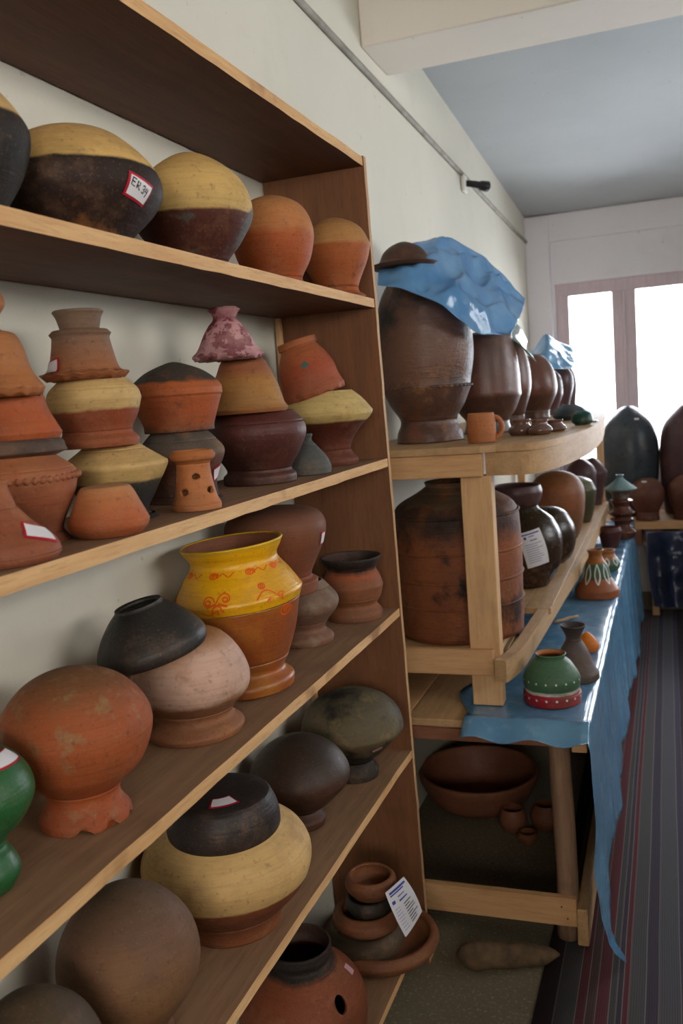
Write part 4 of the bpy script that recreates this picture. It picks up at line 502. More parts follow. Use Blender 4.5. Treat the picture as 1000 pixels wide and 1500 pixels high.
ER34 = [  # handwritten strokes in a unit box (x right, y up)
 [(-.26,.30),(-.40,.32),(-.42,.02),(-.28,.0)], [(-.41,.17),(-.29,.16)],
 [(-.20,-.02),(-.19,.28),(-.08,.24),(-.10,.12),(-.19,.12),(-.05,-.04)],
 [(.04,.22),(.14,.26),(.15,.14),(.08,.10),(.16,.06),(.14,-.06),(.04,-.04)],
 [(.24,.24),(.21,.08),(.32,.08)], [(.31,.22),(.29,-.02),(.27,-.16)]]
def make_tag(parent, S, t, idx=0):
    th, h0, w, h, roll, kind = t; s0, _ = arc_at(S, h0); roll = math.radians(roll)
    bm = bmesh.new()
    if kind == 'pink':
        patch(bm, S, th, s0, w, h, roll, .0012, 0); mats = [M['pink_paper']]
    elif kind == 'plain':
        patch(bm, S, th, s0, w, h, roll, .0015, 0); mats = [M['paper']]
    elif kind == 'paper':
        patch(bm, S, th, s0, w, h, roll, .002, 0, 10, 12); mats = [M['paper'], M['blue_ink'], M['ink']]
        patch(bm, S, th, s0, w*.8, h*.035, roll, .003, 1, 8, 1, 0, h*.42)
        patch(bm, S, th, s0, w*.10, h*.07, roll, .003, 1, 3, 2, -w*.28, h*.33)
        patch(bm, S, th, s0, w*.25, h*.02, roll, .003, 1, 3, 1, w*.0, h*.35)
        patch(bm, S, th, s0, w*.3, h*.025, roll, .003, 1, 3, 1, w*.05, h*.24)
        for k in range(9):
            rr = random.Random(k); ww = w*(.45+.3*rr.random())
            patch(bm, S, th, s0, ww, h*.012, roll, .003, 1, 6, 1, -w*.36+ww/2, h*(.14-.062*k))
    else:
        patch(bm, S, th, s0, w, h, roll, .0012, 0); patch(bm, S, th, s0, w*.86, h*.78, roll, .002, 1)
        mats = [M['red_border'], M['paper'], M['ink']]
        if kind == 'er34':
            for q in ER34: ribbon(bm, S, th, s0, [(x*w*.9, y*h*.95) for x, y in q], .0016, .0027, 2, roll)
    return mesh_obj('price_tag' if kind != 'paper' else 'printed_sheet', bm, mats, parent)

def lathe_part(S, i0, i1, th, top, first, last, scallop=0, chip=0, full_in=True):
    bm = bmesh.new(); rings = []
    def ring(h, r):
        vs = []
        for k in range(SEG):
            a = 2*PI*k/SEG; rr, hh = r, h
            if scallop:
                e = math.exp(-(h/.010)**2); rr *= 1+.035*math.sin(15*a)*e; hh += .0022*math.sin(15*a+1)*e
            # hand-thrown unevenness
            rr *= 1 + .006*math.sin(2*a+r*40) + .004*math.sin(3*a+h*30)
            if chip and h < .02:
                c = mnoise.noise(Vector((math.cos(a)*2.2, math.sin(a)*2.2, 3.3)))
                hh += max(0, (c-.05))*.035*max(0, 1-h/.02)
                rr *= 1 - max(0, (c-.05))*.12*max(0, 1-h/.02)
            vs.append(bm.verts.new((rr*math.cos(a), rr*math.sin(a), hh)))
        return vs
    seq = [ring(*S[i]) for i in range(i0, i1+1)]
    if top == 'open':
        if last:
            h, r = S[i1]; seq.append(ring(h+th*.35, max(.001, r-th*.3))); seq.append(ring(h+th*.3, max(.001, r-th*.8)))
        lo = i0
        inner = []
        for i in range(i1, i0-1, -1):
            h, r = S[i]; h2 = max(h, S[0][0]+th) if first else h
            inner.append(ring(h2, max(.0012, r-th)))
        seq += inner
        n_out = len(seq) - len(inner)
        for q_, (a, b) in enumerate(zip(seq, seq[1:])):
            for k in range(SEG): bm.faces.new([a[k], a[(k+1)%SEG], b[(k+1)%SEG], b[k]]).material_index = 1 if q_ >= n_out else 0
        if first:
            bm.faces.new(seq[0][::-1]); bm.faces.new(seq[-1]).material_index = 1
        else:
            a, b = seq[-1], seq[0]
            for k in range(SEG): bm.faces.new([a[k], a[(k+1)%SEG], b[(k+1)%SEG], b[k]])
    else:
        for a, b in zip(seq, seq[1:]):
            for k in range(SEG): bm.faces.new([a[k], a[(k+1)%SEG], b[(k+1)%SEG], b[k]])
        bm.faces.new(seq[0][::-1]); bm.faces.new(seq[-1])
    bmesh.ops.recalc_face_normals(bm, faces=bm.faces)
    return bm
def band_bm(r, h, tr, lumps, seg=96, ts=8):
    bm = bmesh.new(); R_ = []
    for k in range(seg):
        a = 2*PI*k/seg; q = tr*(1+(.45*math.sin(a*lumps) if lumps else .12*math.sin(5*a)+.1*math.sin(11*a)))
        R_.append([bm.verts.new(((r+q*math.cos(t))*math.cos(a), (r+q*math.cos(t))*math.sin(a), h+q*math.sin(t)+.0008*math.sin(3*a))) for t in [2*PI*j/ts for j in range(ts)]])
    for k in range(seg):
        a, b = R_[k], R_[(k+1)%seg]
        for j in range(ts): bm.faces.new([a[j], b[j], b[(j+1)%ts], a[(j+1)%ts]])
    bmesh.ops.recalc_face_normals(bm, faces=bm.faces)
    return bm
def bool_cut(o, cutters):
    """subtract the cutters from mesh object o and keep only the result"""
    bm = bmesh.new()
    for m4, r, L in cutters:
        bmesh.ops.create_cone(bm, cap_ends=True, segments=24, radius1=r, radius2=r, depth=L, matrix=m4)
    me = bpy.data.meshes.new('cut'); bm.to_mesh(me); bm.free()
    co = bpy.data.objects.new('cut', me); C.objects.link(co); co.parent = o.parent
    md = o.modifiers.new('b', 'BOOLEAN'); md.operation = 'DIFFERENCE'; md.object = co; md.solver = 'EXACT'
    bpy.context.view_layer.update()
    dg = bpy.context.evaluated_depsgraph_get()
    new = bpy.data.meshes.new_from_object(o.evaluated_get(dg))
    o.modifiers.clear(); o.data = new
    bpy.data.objects.remove(co); bpy.data.meshes.remove(me)

POT = {}
for e in POTS:
    H = max(k[0] for k in e['k']); S, idx = sample(e['k'])
    m = clay(e['m'], H); sp = e['sp']; ms = [m, clay(e.get('inner', e['m']), H)]
    rx, ry, ang = e['rot']
    def place(o):
        o.location = (e['loc'][0], e['loc'][1], e['loc'][2] + .0008)
        if ang: o.rotation_mode = 'QUATERNION'; o.rotation_quaternion = Matrix.Rotation(ang, 3, Vector((rx, ry, 0))).to_quaternion()
    extras = e['t'] or e.get('rope') or e.get('bands') or e['id'] in ('M1', 'T1', 'T4', 'T5', 'B9b')
    if not sp and not extras:
        root = mesh_obj(e['n'], lathe_part(S, 0, len(S)-1, e['th'], e['top'], True, True, e.get('scallop', 0)), ms); place(root)
    else:
        root = empty(e['n']); place(root)
        sp2 = sp or [('body', len(e['k'])-1)]
        a = 0
        for j, (pn, ki) in enumerate(sp2):
            b = idx[min(ki, len(idx)-1)]
            if j == len(sp2)-1: b = len(S)-1
            po = mesh_obj(pn, lathe_part(S, a, b, e['th'], e['top'], j == 0, j == len(sp2)-1, e.get('scallop', 0) if j == 0 else 0, e.get('chip', 0) if j == 0 else 0), ms, root)
            e.setdefault('parts', {})[pn] = po
            a = b
    for t in e['t']:
        if t[5] != 'mark': make_tag(root, S, t)
    if e.get('rope'):
        k = e['k'][e['rope']]; mesh_obj('rope_band', band_bm(k[1]-.001, k[0], .0035, 46, 230), m, root)
    for bi in e.get('bands', []):
        k = e['k'][bi]; mesh_obj('raised_band', band_bm(k[1], k[0], .0045, 0), m, root)
    tag(root, e['l'], e['c'], e.get('g'))
    POT[e['id']] = (root, S, e)
bpy.context.view_layer.update()

def view_theta(e, extra=0):
    return math.atan2(-e['loc'][1], -e['loc'][0]) + extra

# holes of the perforated stand
root, S, e = POT['B6']; H = S[-1][0]; cut = []
for dth, hf, r in [(0, .58, .0045), (.75, .33, .0052), (-.7, .32, .0052), (-1.5, .55, .0045), (1.55, .6, .0045), (2.4, .33, .005), (-2.5, .35, .005), (3.14, .6, .0045)]:
    a = view_theta(e, dth + .1); d = Vector((math.cos(a), math.sin(a), 0))
    mt = Matrix.Translation(Vector((0, 0, H*hf)) + d*.026) @ d.to_track_quat('Z', 'Y').to_matrix().to_4x4() @ Matrix.Diagonal((1.35, 1, 1, 1))
    cut.append((mt, r, .03))
bool_cut(e['parts']['body'], cut)
# oval hole in the side of the red-brown pot
root, S, e = POT['E1']; hm = [t for t in e['t'] if t[5] == 'mark'][0]; a = hm[0]; d = Vector((math.cos(a), math.sin(a), .2)).normalized()
s0, r0 = arc_at(S, hm[1])
mt = Matrix.Translation(Vector((r0*math.cos(a), r0*math.sin(a), hm[1]))) @ d.to_track_quat('Z', 'Y').to_matrix().to_4x4() @ Matrix.Diagonal((1.0, 1.35, 1, 1))
bool_cut(e['parts']['body'], [(mt, .013, .06)])

# painted flowers and scrolls on the yellow neck
root, S, e = POT['C5']; bm = bmesh.new()
hs = e['k'][7][0]; he = e['k'][10][0]; s_lo, _ = arc_at(S, hs); s_hi, _ = arc_at(S, he)
def loop(cx, cy, r, n=18, k=1.0, ph=0): return [(cx+r*math.cos(ph+2*PI*i/n*k), cy+r*.8*math.sin(ph+2*PI*i/n*k)) for i in range(n+1)]
def scroll(cx, cy, r, sgn=1, ph=0): return [(cx+sgn*(r*(1-i/30))*math.cos(ph+i*.32), cy+(r*(1-i/30))*math.sin(ph+i*.32)) for i in range(26)]
def P_(th, sc, pts, w=.0026): ribbon(bm, S, th, sc, pts, w, .0006, 0)
def flower(th, sc, k=1.):
    P_(th, sc, scroll(-.017*k, .002*k, .0125*k, 1, 0)); P_(th, sc, loop(-.017*k, .002*k, .005*k))
    P_(th, sc, scroll(.015*k, .007*k, .011*k, -1, .5)); P_(th, sc, loop(.015*k, .006*k, .0045*k))
    for p in range(5):
        a = PI + .35 + p*.62; P_(th, sc, [(.002*math.cos(a), .002*math.sin(a)), (.012*k*math.cos(a), .013*k*math.sin(a)), (.019*k*math.cos(a), .021*k*math.sin(a))], .0042)
    P_(th, sc, [(-.03*k+.004*i*k, -.016*k-.006*k*math.sin(i*.5)) for i in range(8)])
    P_(th, sc, [(-.002, 0), (.004*k, .012*k), (.016*k, .02*k)], .003)
def vine(th, sc, k=1.):
    P_(th, sc, [(-.03*k+.0035*i*k, -.010*k+.016*k*math.sin(i*.25)) for i in range(17)])
    P_(th, sc, loop(-.012*k, .016*k, .007*k)); P_(th, sc, loop(-.012*k, .016*k, .003*k)); P_(th, sc, scroll(.022*k, -.012*k, .008*k))
    P_(th, sc, [(-.012*k, -.018*k), (-.003*k, -.012*k), (.002*k, -.016*k)], .005)
def eye(th, sc, k=1.):
    P_(th, sc, loop(0, 0, .012*k)); P_(th, sc, scroll(0, 0, .007*k)); P_(th, sc, [(.014*k, -.008*k), (.018*k, .0), (.013*k, .010*k)], .003)
mk = e['t']; arcs = [arc_at(S, t[1])[0] for t in mk]
for rep_ in range(3):
    dth = rep_*2*PI/3
    flower(mk[0][0]+dth, arcs[0]); vine(mk[1][0]+dth, arcs[1], .9); eye(mk[2][0]+dth+.1, arcs[2])
    for q in (-.75, 0, .6): eye(mk[3][0]+dth+q, arcs[3], .55); P_(mk[3][0]+dth+q+.3, arcs[3], [(-.014+.003*i, .004*math.sin(i*.9)) for i in range(10)], .002)
fl = mesh_obj('painted_flowers', bm, M['paint_red'], root); fl['label'] = 'orange-red painted flowers and scrolls'

# dots on the green and red pot
root, S, e = POT['T1']; bm = bmesh.new()
for hf, n, sz in ((.16, 18, .006), (.50, 18, .005)):
    s0, _ = arc_at(S, S[-1][0]*hf)
    for q in range(n): patch(bm, S, 2*PI*q/n+.1, s0, sz*.9, sz, .8 if hf < .3 else .3, .0008, 0, 2, 2)
d_ = mesh_obj('painted_dots', bm, M['paint_white'], root); d_['label'] = 'rows of white painted dots'
for idd in ('T4', 'T5'):
    root, S, e = POT[idd]; bm = bmesh.new(); s0, _ = arc_at(S, S[-1][0]*.5); L = S[-1][0]
    for q in range(9):
        ribbon(bm, S, 2*PI*q/9, s0, [(.010*math.sin(i/8*PI), (i/8-.5)*L*.45) for i in range(9)], .005, .001, 0)
        ribbon(bm, S, 2*PI*q/9, s0, [(-.010*math.sin(i/8*PI), (i/8-.5)*L*.45) for i in range(9)], .004, .001, 0)
    d_ = mesh_obj('painted_petals', bm, M['paint_white'], root); d_['label'] = 'white painted petal outlines'
root, S, e = POT['B9b']; bm = bmesh.new(); s0, _ = arc_at(S, S[-1][0]*.55)
patch(bm, S, view_theta(e, .0), s0, .014, .013, .5, .0006, 0, 3, 3)
d_ = mesh_obj('paint_spot', bm, M['paint_green'], root); d_['label'] = 'small green paint spot'
# mug handle
root, S, e = POT['M1']; a = view_theta(e, .0) + PI/2; d = Vector((math.cos(a), math.sin(a), 0)); H = S[-1][0]
bm = bmesh.new(); tube(bm, [d*(.034+.024*math.sin(t)) + Vector((0, 0, H*.5+H*.36*math.cos(t))) for t in [PI*i/12 for i in range(13)]], .0065, 10)
mesh_obj('handle', bm, clay('mug_orange', H), root)

# ------------------------------------------------------------------ setting
WX = -.885; END = 6.42; RX = 2.3; BY = -2.4
def S_(name, b, mat):
    bm = bmesh.new(); box(bm, *b); return struct(mesh_obj(name, bm, mat, smooth=False))
S_('floor', (WX-.1, RX+.1, BY-.1, END+.1, -.1, 0), M['floor'])
S_('wall_left', (WX-.15, WX, BY-.1, END+.1, 0, 3.1), M['wall'])
def holed(name, mat, axis, c0, c1, a0, a1, z0, z1, holes):
    """wall slab with rectangular openings; axis 'y' = slab spans x"""
    bm = bmesh.new(); xs = sorted({a0, a1, *[h[0] for h in holes], *[h[1] for h in holes]}); zs = sorted({z0, z1, *[h[2] for h in holes], *[h[3] for h in holes]})
    for xa, xb in zip(xs, xs[1:]):
        for za, zb in zip(zs, zs[1:]):
            if any(h[0] <= xa and xb <= h[1] and h[2] <= za and zb <= h[3] for h in holes): continue
            if axis == 'y': box(bm, xa, xb, c0, c1, za, zb)
            else: box(bm, c0, c1, xa, xb, za, zb)
    return struct(mesh_obj(name, bm, mat, smooth=False))
holed('wall_end', M['wall_e'], 'y', END, END+.2, WX, RX+.1, 0, 3.1, [(-.705, .20, .86, 2.155), (.75, 1.9, .86, 2.155)])
holed('wall_right', M['wall_r'], 'x', RX, RX+.2, BY-.1, END, 0, 3.1, [(-.6, 1.5, 1.75, 2.55), (2.9, 4.6, 1.5, 2.35)])
holed('wall_back', M['wall_r'], 'y', BY-.2, BY, WX, RX+.1, 0, 3.1, [(-.1, 1.9, 1.5, 2.4)])
# ceiling, slightly falling towards the far wall
bm = bmesh.new(); zc = lambda y: 2.615 + (END-y)*.058
vs = [bm.verts.new(p) for p in [(WX-.1, BY-.1, zc(BY)), (RX+.1, BY-.1, zc(BY)), (RX+.1, END+.1, zc(END)), (WX-.1, END+.1, zc(END))]]
up = [bm.verts.new(v.co + Vector((0, 0, .12))) for v in vs]
bm.faces.new(vs[::-1]); bm.faces.new(up)
for k in range(4): bm.faces.new([vs[k], vs[(k+1)%4], up[(k+1)%4], up[k]])
struct(mesh_obj('ceiling', bm, M['ceil'], smooth=False))
bm = bmesh.new(); box(bm, WX, RX, 2.875, 3.17, 2.597, 3.0, bev=.006); struct(mesh_obj('trim_1', bm, M['beam'], smooth=False))
bm = bmesh.new(); box(bm, WX, -.725, END-.05, END, 0, 2.615, bev=.004); struct(mesh_obj('trim_2', bm, M['wall_e'], smooth=False))
bm = bmesh.new(); box(bm, -.73, RX, END-.025, END, 2.44, 2.62, bev=.004); struct(mesh_obj('trim_3', bm, M['wall_e'], smooth=False))
bm = bmesh.new(); pts = [(WX+.006, y, 2.455 + (END-y)*.0205) for y in [BY + i*(END-BY)/20 for i in range(21)]]
tube(bm, pts, .011, 8); struct(mesh_obj('trim_4', bm, M['conduit']))
# windows
def window(n, axis, c, a0, a1, z0, z1, mull, fw=.085, dep=.06):
    w = empty('window_%d' % n); struct(w)
    def B(bm, p0, p1, q0, q1, d0=0, d1=dep):
        if axis == 'y': box(bm, p0, p1, c+d0, c+d1, q0, q1, bev=.003)
        else: box(bm, c+d0, c+d1, p0, p1, q0, q1, bev=.003)
    bm = bmesh.new(); B(bm, a0, a1, z1-fw, z1); B(bm, a0, a1, z0, z0+fw); B(bm, a0, a0+fw, z0+fw, z1-fw); B(bm, a1-fw, a1, z0+fw, z1-fw)
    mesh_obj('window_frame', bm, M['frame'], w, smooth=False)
    edges = [a0+fw] + [q for m_ in mull for q in m_] + [a1-fw]
    for m0, m1 in mull:
        bm = bmesh.new(); B(bm, m0, m1, z0+fw, z1-fw, -.005, dep+.01); mid = (m0+m1)/2; B(bm, mid-.01, mid+.01, z0+fw, z1-fw, -.015, 0)
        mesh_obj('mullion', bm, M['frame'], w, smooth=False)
    for p0, p1 in zip(edges[::2], edges[1::2]):
        bm = bmesh.new()
        if axis == 'y': box(bm, p0, p1, c+.03, c+.034, z0+fw, z1-fw)
        else: box(bm, c+.03, c+.034, p0, p1, z0+fw, z1-fw)
        mesh_obj('pane', bm, M['glass'], w, smooth=False)
    return w
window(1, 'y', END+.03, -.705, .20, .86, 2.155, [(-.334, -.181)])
window(2, 'y', END+.03, .75, 1.9, .86, 2.155, [(1.25, 1.4)])  # unseen second end window, added to let in more light
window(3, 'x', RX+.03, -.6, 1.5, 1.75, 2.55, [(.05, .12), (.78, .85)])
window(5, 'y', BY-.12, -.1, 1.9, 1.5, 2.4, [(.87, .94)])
window(4, 'x', RX+.03, 2.9, 4.6, 1.5, 2.35, [(3.7, 3.77)])  # unseen window added to carry the far-end fill light

# rug
bm = bmesh.new(); nx, ny = 8, 60; g = []
for j in range(ny+1):
    y = .2 + j*(5.90-.2)/ny; row = []
    for i in range(nx+1):
        x = (-.338 + .006*math.sin(y*3)) + i*1.5/nx
        row.append(bm.verts.new((x, y, .006 + .0015*math.sin(y*5+i))))
    g.append(row)
for j in range(ny):
    for i in range(nx): bm.faces.new([g[j][i], g[j][i+1], g[j+1][i+1], g[j+1][i]])
ext = bmesh.ops.extrude_face_region(bm, geom=bm.faces[:])
for v_ in [q for q in ext['geom'] if isinstance(q, bmesh.types.BMVert)]: v_.co.z = .0005
bmesh.ops.recalc_face_normals(bm, faces=bm.faces)
tag(mesh_obj('striped_rug', bm, M['rug']), 'long dark woven rug with maroon and charcoal stripes beside the table', 'rug')

# ------------------------------------------------------------------ pot shelf
shelf = empty('pot_shelf'); FX = -.631
tag(shelf, 'brown plywood shelf unit with raw pale front edges, filled with clay pots', 'shelf')
def panel_y(z): return 2.112 - .045*z
def board(name, z1, th, y0, y1f, mats, x0=WX+.006, wob=.002, fz=0):
    bm = bmesh.new(); n = 40; rows = []
    for i in range(n+1):
        t = i/n; y = y0 + (y1f-y0)*t
        dx = wob*(mnoise.noise(Vector((y*9, z1*7, 0)))); dz = wob*.8*mnoise.noise(Vector((y*14, z1*3, 5)))
        rows.append([bm.verts.new(p) for p in [(x0, y, z1-th), (FX+dx, y, z1-th+dz), (FX+dx, y, z1), (x0, y, z1)]])
    for a, b in zip(rows, rows[1:]):
        for k in range(4): bm.faces.new([a[k], b[k], b[(k+1)%4], a[(k+1)%4]]).material_index = {1: 1, 2: 2}.get(k, 0)
    bm.faces.new(rows[0]); bm.faces.new(rows[-1][::-1])
    bmesh.ops.recalc_face_normals(bm, faces=bm.faces)
    return mesh_obj(name, bm, mats, shelf, smooth=False)
Y0 = -.35
for z1 in (2.034, 1.72, 1.348, .977, .604, .131):
    board('shelf_board', z1, .02, Y0, panel_y(z1)-.016, [M['ply'], M['raw'], M['ply_top']])
def panel(yfun, name='side_panel'):
    bm = bmesh.new(); n = 40; rows = []
    for i in range(n+1):
        z = 2.036*i/n; y = yfun(z); dx = .0015*mnoise.noise(Vector((z*12, 3, 1)))
        rows.append([bm.verts.new(p) for p in [(WX+.004, y-.017, z), (FX+.002+dx, y-.017, z), (FX+.002+dx, y, z), (WX+.004, y, z)]])
    for a, b in zip(rows, rows[1:]):
        for k in range(4): bm.faces.new([a[k], a[(k+1)%4], b[(k+1)%4], b[k]]).material_index = 1 if k == 1 else 0
    bm.faces.new(rows[0][::-1]); bm.faces.new(rows[-1]); bmesh.ops.recalc_face_normals(bm, faces=bm.faces)
    return mesh_obj(name, bm, [M['ply_up'], M['raw_up']], shelf, smooth=False)
panel(panel_y); panel(lambda z: Y0)
boxobj('foot_block', (FX-.055, FX+.002, panel_y(0)+.001, panel_y(0)+.03, 0, .05), M['pine_x'], shelf)
for z1 in (1.72, .977): boxobj('back_batten', (WX+.006, WX+.02, panel_y(z1)-.034, panel_y(z1)-.019, z1-.34, z1-.021), M['pine_z'], shelf)

# ------------------------------------------------------------------ display table
tb = empty('display_table'); TZ = .612
tag(tb, 'long low table of pine boards on a round log leg, half covered by blue plastic', 'table')
for i, (x0, x1) in enumerate([(-.875, -.70), (-.697, -.53), (-.527, -.37), (-.367, -.217)]):
    boxobj('tabletop_board', (x0, x1, 2.262 + .004*i, 5.70, TZ-.022, TZ), M['pine_x'] if i < 1 else M['pine_y'], tb, .003)
boxobj('front_apron', (-.875, -.258, 2.255, 2.275, .557, .5895), M['rough_x'], tb, .003)
boxobj('side_apron', (-.256, -.217, 2.250, 5.70, .548, .5895), M['pine_x'], tb, .003)
bm = bmesh.new(); tube(bm, [(-.290 + .004*math.sin(i*.9), 2.292, z) for i, z in enumerate([.010, .08, .2, .33, .46, .589])], [.031, .030, .028, .029, .028, .027], 20)
mesh_obj('leg', bm, M['log_z'], tb)
for px, py in ((-.83, 2.3), (-.28, 4.0), (-.83, 4.0), (-.28, 5.6), (-.83, 5.6)):
    bm = bmesh.new(); tube(bm, [(px, py, .010 if px > -.4 else 0), (px, py, .3), (px, py, .589)], .027, 16); mesh_obj('leg', bm, M['log_z'], tb)
bm = bmesh.new(); sweep(bm, [(-.875, 2.262, .050), (-.5, 2.250, .060), (-.262, 2.250, .062)], .02, .078); mesh_obj('front_stretcher', bm, M['pine_x'], tb, smooth=False)
boxobj('side_stretcher', (-.2615, -.232, 2.245, 5.68, .012, .115), M['pine_y'], tb, .004)
bm = bmesh.new()
for (x, z) in ((-.30, .115), (-.285, .083), (-.275, .575), (-.31, .570)): box(bm, x-.002, x+.002, 2.2485, 2.256, z-.002, z+.002)
mesh_obj('nail_heads', bm, M['nail'], tb, smooth=False)

# blue plastic over the table
HEM = [(2.215, .010), (2.27, .03), (2.36, .09), (2.46, .145), (2.58, .155), (2.85, .11), (3.15, .12), (3.35, .16), (3.6, .23), (4.1, .12), (4.7, .03), (5.70, .02)]
def interp(T_, x):
    if x <= T_[0][0]: return T_[0][1]
    for (a, b), (c, d) in zip(T_, T_[1:]):
        if x <= c: t = (x-a)/(c-a); t = t*t*(3-2*t); return b+(d-b)*t
    return T_[-1][1]
bm = bmesh.new(); NY, NT_, ND = 200, 16, 26; g = []
edge = [(p[2], p[0]) for p in NETS['drape_edge'][0]] + [(.006, -.137)]; edge.sort()
for j in range(NY+1):
    t = (j/NY)**1.35; y = 2.215 + t*(5.695-2.215); row = []
    near = math.exp(-((y-2.215)/.13)**2)
    xl = -.545 + .03*math.sin(y*7) + .02*math.sin(y*17)
    for i in range(NT_+1):
        x = xl + (-.212-xl)*i/NT_
        z = TZ + .0035 + .0022*mnoise.noise(Vector((x*30, y*14, 0))) + .0012*math.sin(y*40+x*25)
        if y < 2.262: z -= (2.262-y)*.75*(1+.25*math.sin(x*40))
        z += .014*math.exp(-((y-2.262)/.03)**2)*(.7+.5*mnoise.noise(Vector((x*22, 1, 2))))
        row.append((x, y, z))
    zh = interp(HEM, y); z0 = row[-1][2]
    for i in range(1, ND+1):
        s_ = i/ND; z = z0 + (zh-z0)*s_
        fold = (.010*math.sin(y*9+1.3*s_) + .006*math.sin(y*23-2*s_) + .003*math.sin(y*51))*s_**.6*min(1, .45+max(0, y-2.6)*.6)
        x = -.210 + .028*s_ + fold
        ex = interp(edge, z); k = near
        x = x*(1-k) + ex*k; yy = y + .012*math.sin(s_*5)*s_
        row.append((max(x, -.2295+.006) if z > .55 else x, yy, z))
    g.append([bm.verts.new(p) for p in row])
for a, b in zip(g, g[1:]):
    for i in range(len(a)-1): bm.faces.new([a[i], a[i+1], b[i+1], b[i]])
o = mesh_obj('plastic_tablecloth', bm, M['table_plastic']); md = o.modifiers.new('thick', 'SOLIDIFY'); md.thickness = .0012; md.offset = 1
tag(o, 'blue woven plastic sheet covering the long table and hanging down to the rug', 'tablecloth')

# ------------------------------------------------------------------ rack standing on the table
rk = empty('storage_rack'); tag(rk, 'two-level rack of raw pine standing on the table against the wall, loaded with jars', 'rack')
RY = 2.37; base = TZ+.001
boxobj('post', (-.533, -.449, RY+.001, RY+.05, base+.006, 1.262), M['pine_z'], rk, .003)
boxobj('front_top_rail', (-.875, -.466, RY-.022, RY, 1.262, 1.324), M['pine_x'], rk, .003)
boxobj('front_bottom_rail', (-.875, -.464, RY-.022, RY, .712, .784), M['pine_x'], rk, .003)
for px, py in ((-.85, 2.39), (-.85, 5.45), (-.85, 3.9)): boxobj('post', (px-.02, px+.025, py, py+.05, base, 1.262), M['pine_z'], rk, .003)
boxobj('post', (-.405, -.365, 5.50, 5.55, base+.006, 1.262), M['pine_z'], rk, .003)
UP = [(-.462, 2.372), (-.40, 2.366), (-.335, 2.38), (-.292, 2.50), (-.262, 2.70), (-.238, 2.95), (-.234, 3.35), (-.243, 3.7), (-.275, 4.3), (-.345, 5.5)]
def fine(P, n=6):
    out = []
    for i in range(len(P)-1):
        p0 = P[max(0, i-1)]; p1 = P[i]; p2 = P[i+1]; p3 = P[min(len(P)-1, i+2)]
        for j in range(n):
            t = j/n; out.append(tuple(.5*((2*p1[k])+(-p0[k]+p2[k])*t+(2*p0[k]-5*p1[k]+4*p2[k]-p3[k])*t*t+(-p0[k]+3*p1[k]-3*p2[k]+p3[k])*t**3) for k in range(2)))
    out.append(P[-1]); return out
UPF = fine(UP)
bm = bmesh.new(); sweep(bm, [(x, y, 1.262) for x, y in UPF], .024, .062); mesh_obj('top_side_rail', bm, M['pine_y'], rk, smooth=False)
LO = fine([(-.418, 2.325), (-.392, 2.46), (-.378, 2.8), (-.362, 3.29), (-.338, 4.04), (-.336, 5.5)])
bm = bmesh.new(); sweep(bm, [(x-.009, y, .702) for x, y in LO], .034, .0615); mesh_obj('bottom_side_rail', bm, M['pine_y'], rk, smooth=False)
# upper deck follows the bowed rail
bm = bmesh.new(); a_ = [bm.verts.new((x, y, 1.3255)) for x, y in UPF]; 
poly = [(-.875, 2.345)] + [(-.47, 2.345)] + [(x+.004, y-.004) for x, y in UPF[3:]] + [(-.875, 5.5)]
for v_ in a_: bm.verts.remove(v_)
lo_ = [bm.verts.new((x, y, 1.3255)) for x, y in poly]; hi_ = [bm.verts.new((x, y, 1.3445)) for x, y in poly]
bm.faces.new(lo_[::-1]); bm.faces.new(hi_)
for k in range(len(poly)): bm.faces.new([lo_[k], lo_[(k+1)%len(poly)], hi_[(k+1)%len(poly)], hi_[k]])
bmesh.ops.recalc_face_normals(bm, faces=bm.faces); mesh_obj('upper_deck', bm, M['pine_y'], rk, smooth=False)
boxobj('lower_deck', (-.875, -.462, RY+.052, 5.49, .745, .7645), M['pine_y'], rk, .002)
boxobj('lower_deck_extension', (-.4615, -.375, 2.9, 5.49, .745, .7645), M['pine_y'], rk, .002)

# plastic sheets thrown over the jars
def sheet(name, net_, mat, amp, label, sub=14, thick=.0012):
    R0 = len(net_); C0 = len(net_[0]); bm = bmesh.new(); g = []
    def cr(P, t):
        n = len(P)-1; f = t*n; i = min(int(f), n-1); u = f-i
        p0 = Vector(P[max(0, i-1)]); p1 = Vector(P[i]); p2 = Vector(P[i+1]); p3 = Vector(P[min(n, i+2)])
        return .5*((2*p1)+(p2-p0)*u+(2*p0-5*p1+4*p2-p3)*u*u+(3*p1-p0-3*p2+p3)*u**3)
    nv, nu = (R0-1)*sub, (C0-1)*sub
    fade = lambda a: min(1, a*6, (1-a)*6)
    for j in range(nv+1):
        row = []
        for i in range(nu+1):
            p = cr([cr(r, i/nu) for r in net_], j/nv)
            q = Vector((p.x*9, p.y*5, p.z*10))
            rid = 1-abs(mnoise.noise(q))*2.6; rid2 = 1-abs(mnoise.noise(q*1.9))*2.2
            p = p + Vector((.3, -.4, .8))*(amp*(rid-.4)+amp*.4*(rid2-.4))*(.15+.85*min(fade(i/nu), fade(j/nv)))
            row.append(bm.verts.new(p))
        g.append(row)
    for a, b in zip(g, g[1:]):
        for i in range(len(a)-1): bm.faces.new([a[i], a[i+1], b[i+1], b[i]])
    o = mesh_obj(name, bm, mat); md = o.modifiers.new('thick', 'SOLIDIFY'); md.thickness = thick
    return tag(o, label[0], label[1])
sheet('plastic_sheet', NETS['sheet'], M['tarp'], .034, ('crumpled bright blue plastic sheet draped over the largest jars behind the hat-shaped bowl', 'plastic sheet'))
sheet('plastic_sheet', NETS['sheet2'], M['tarp_pale'], .012, ('pale blue crumpled plastic sheet over the far jars near the window', 'plastic sheet'))
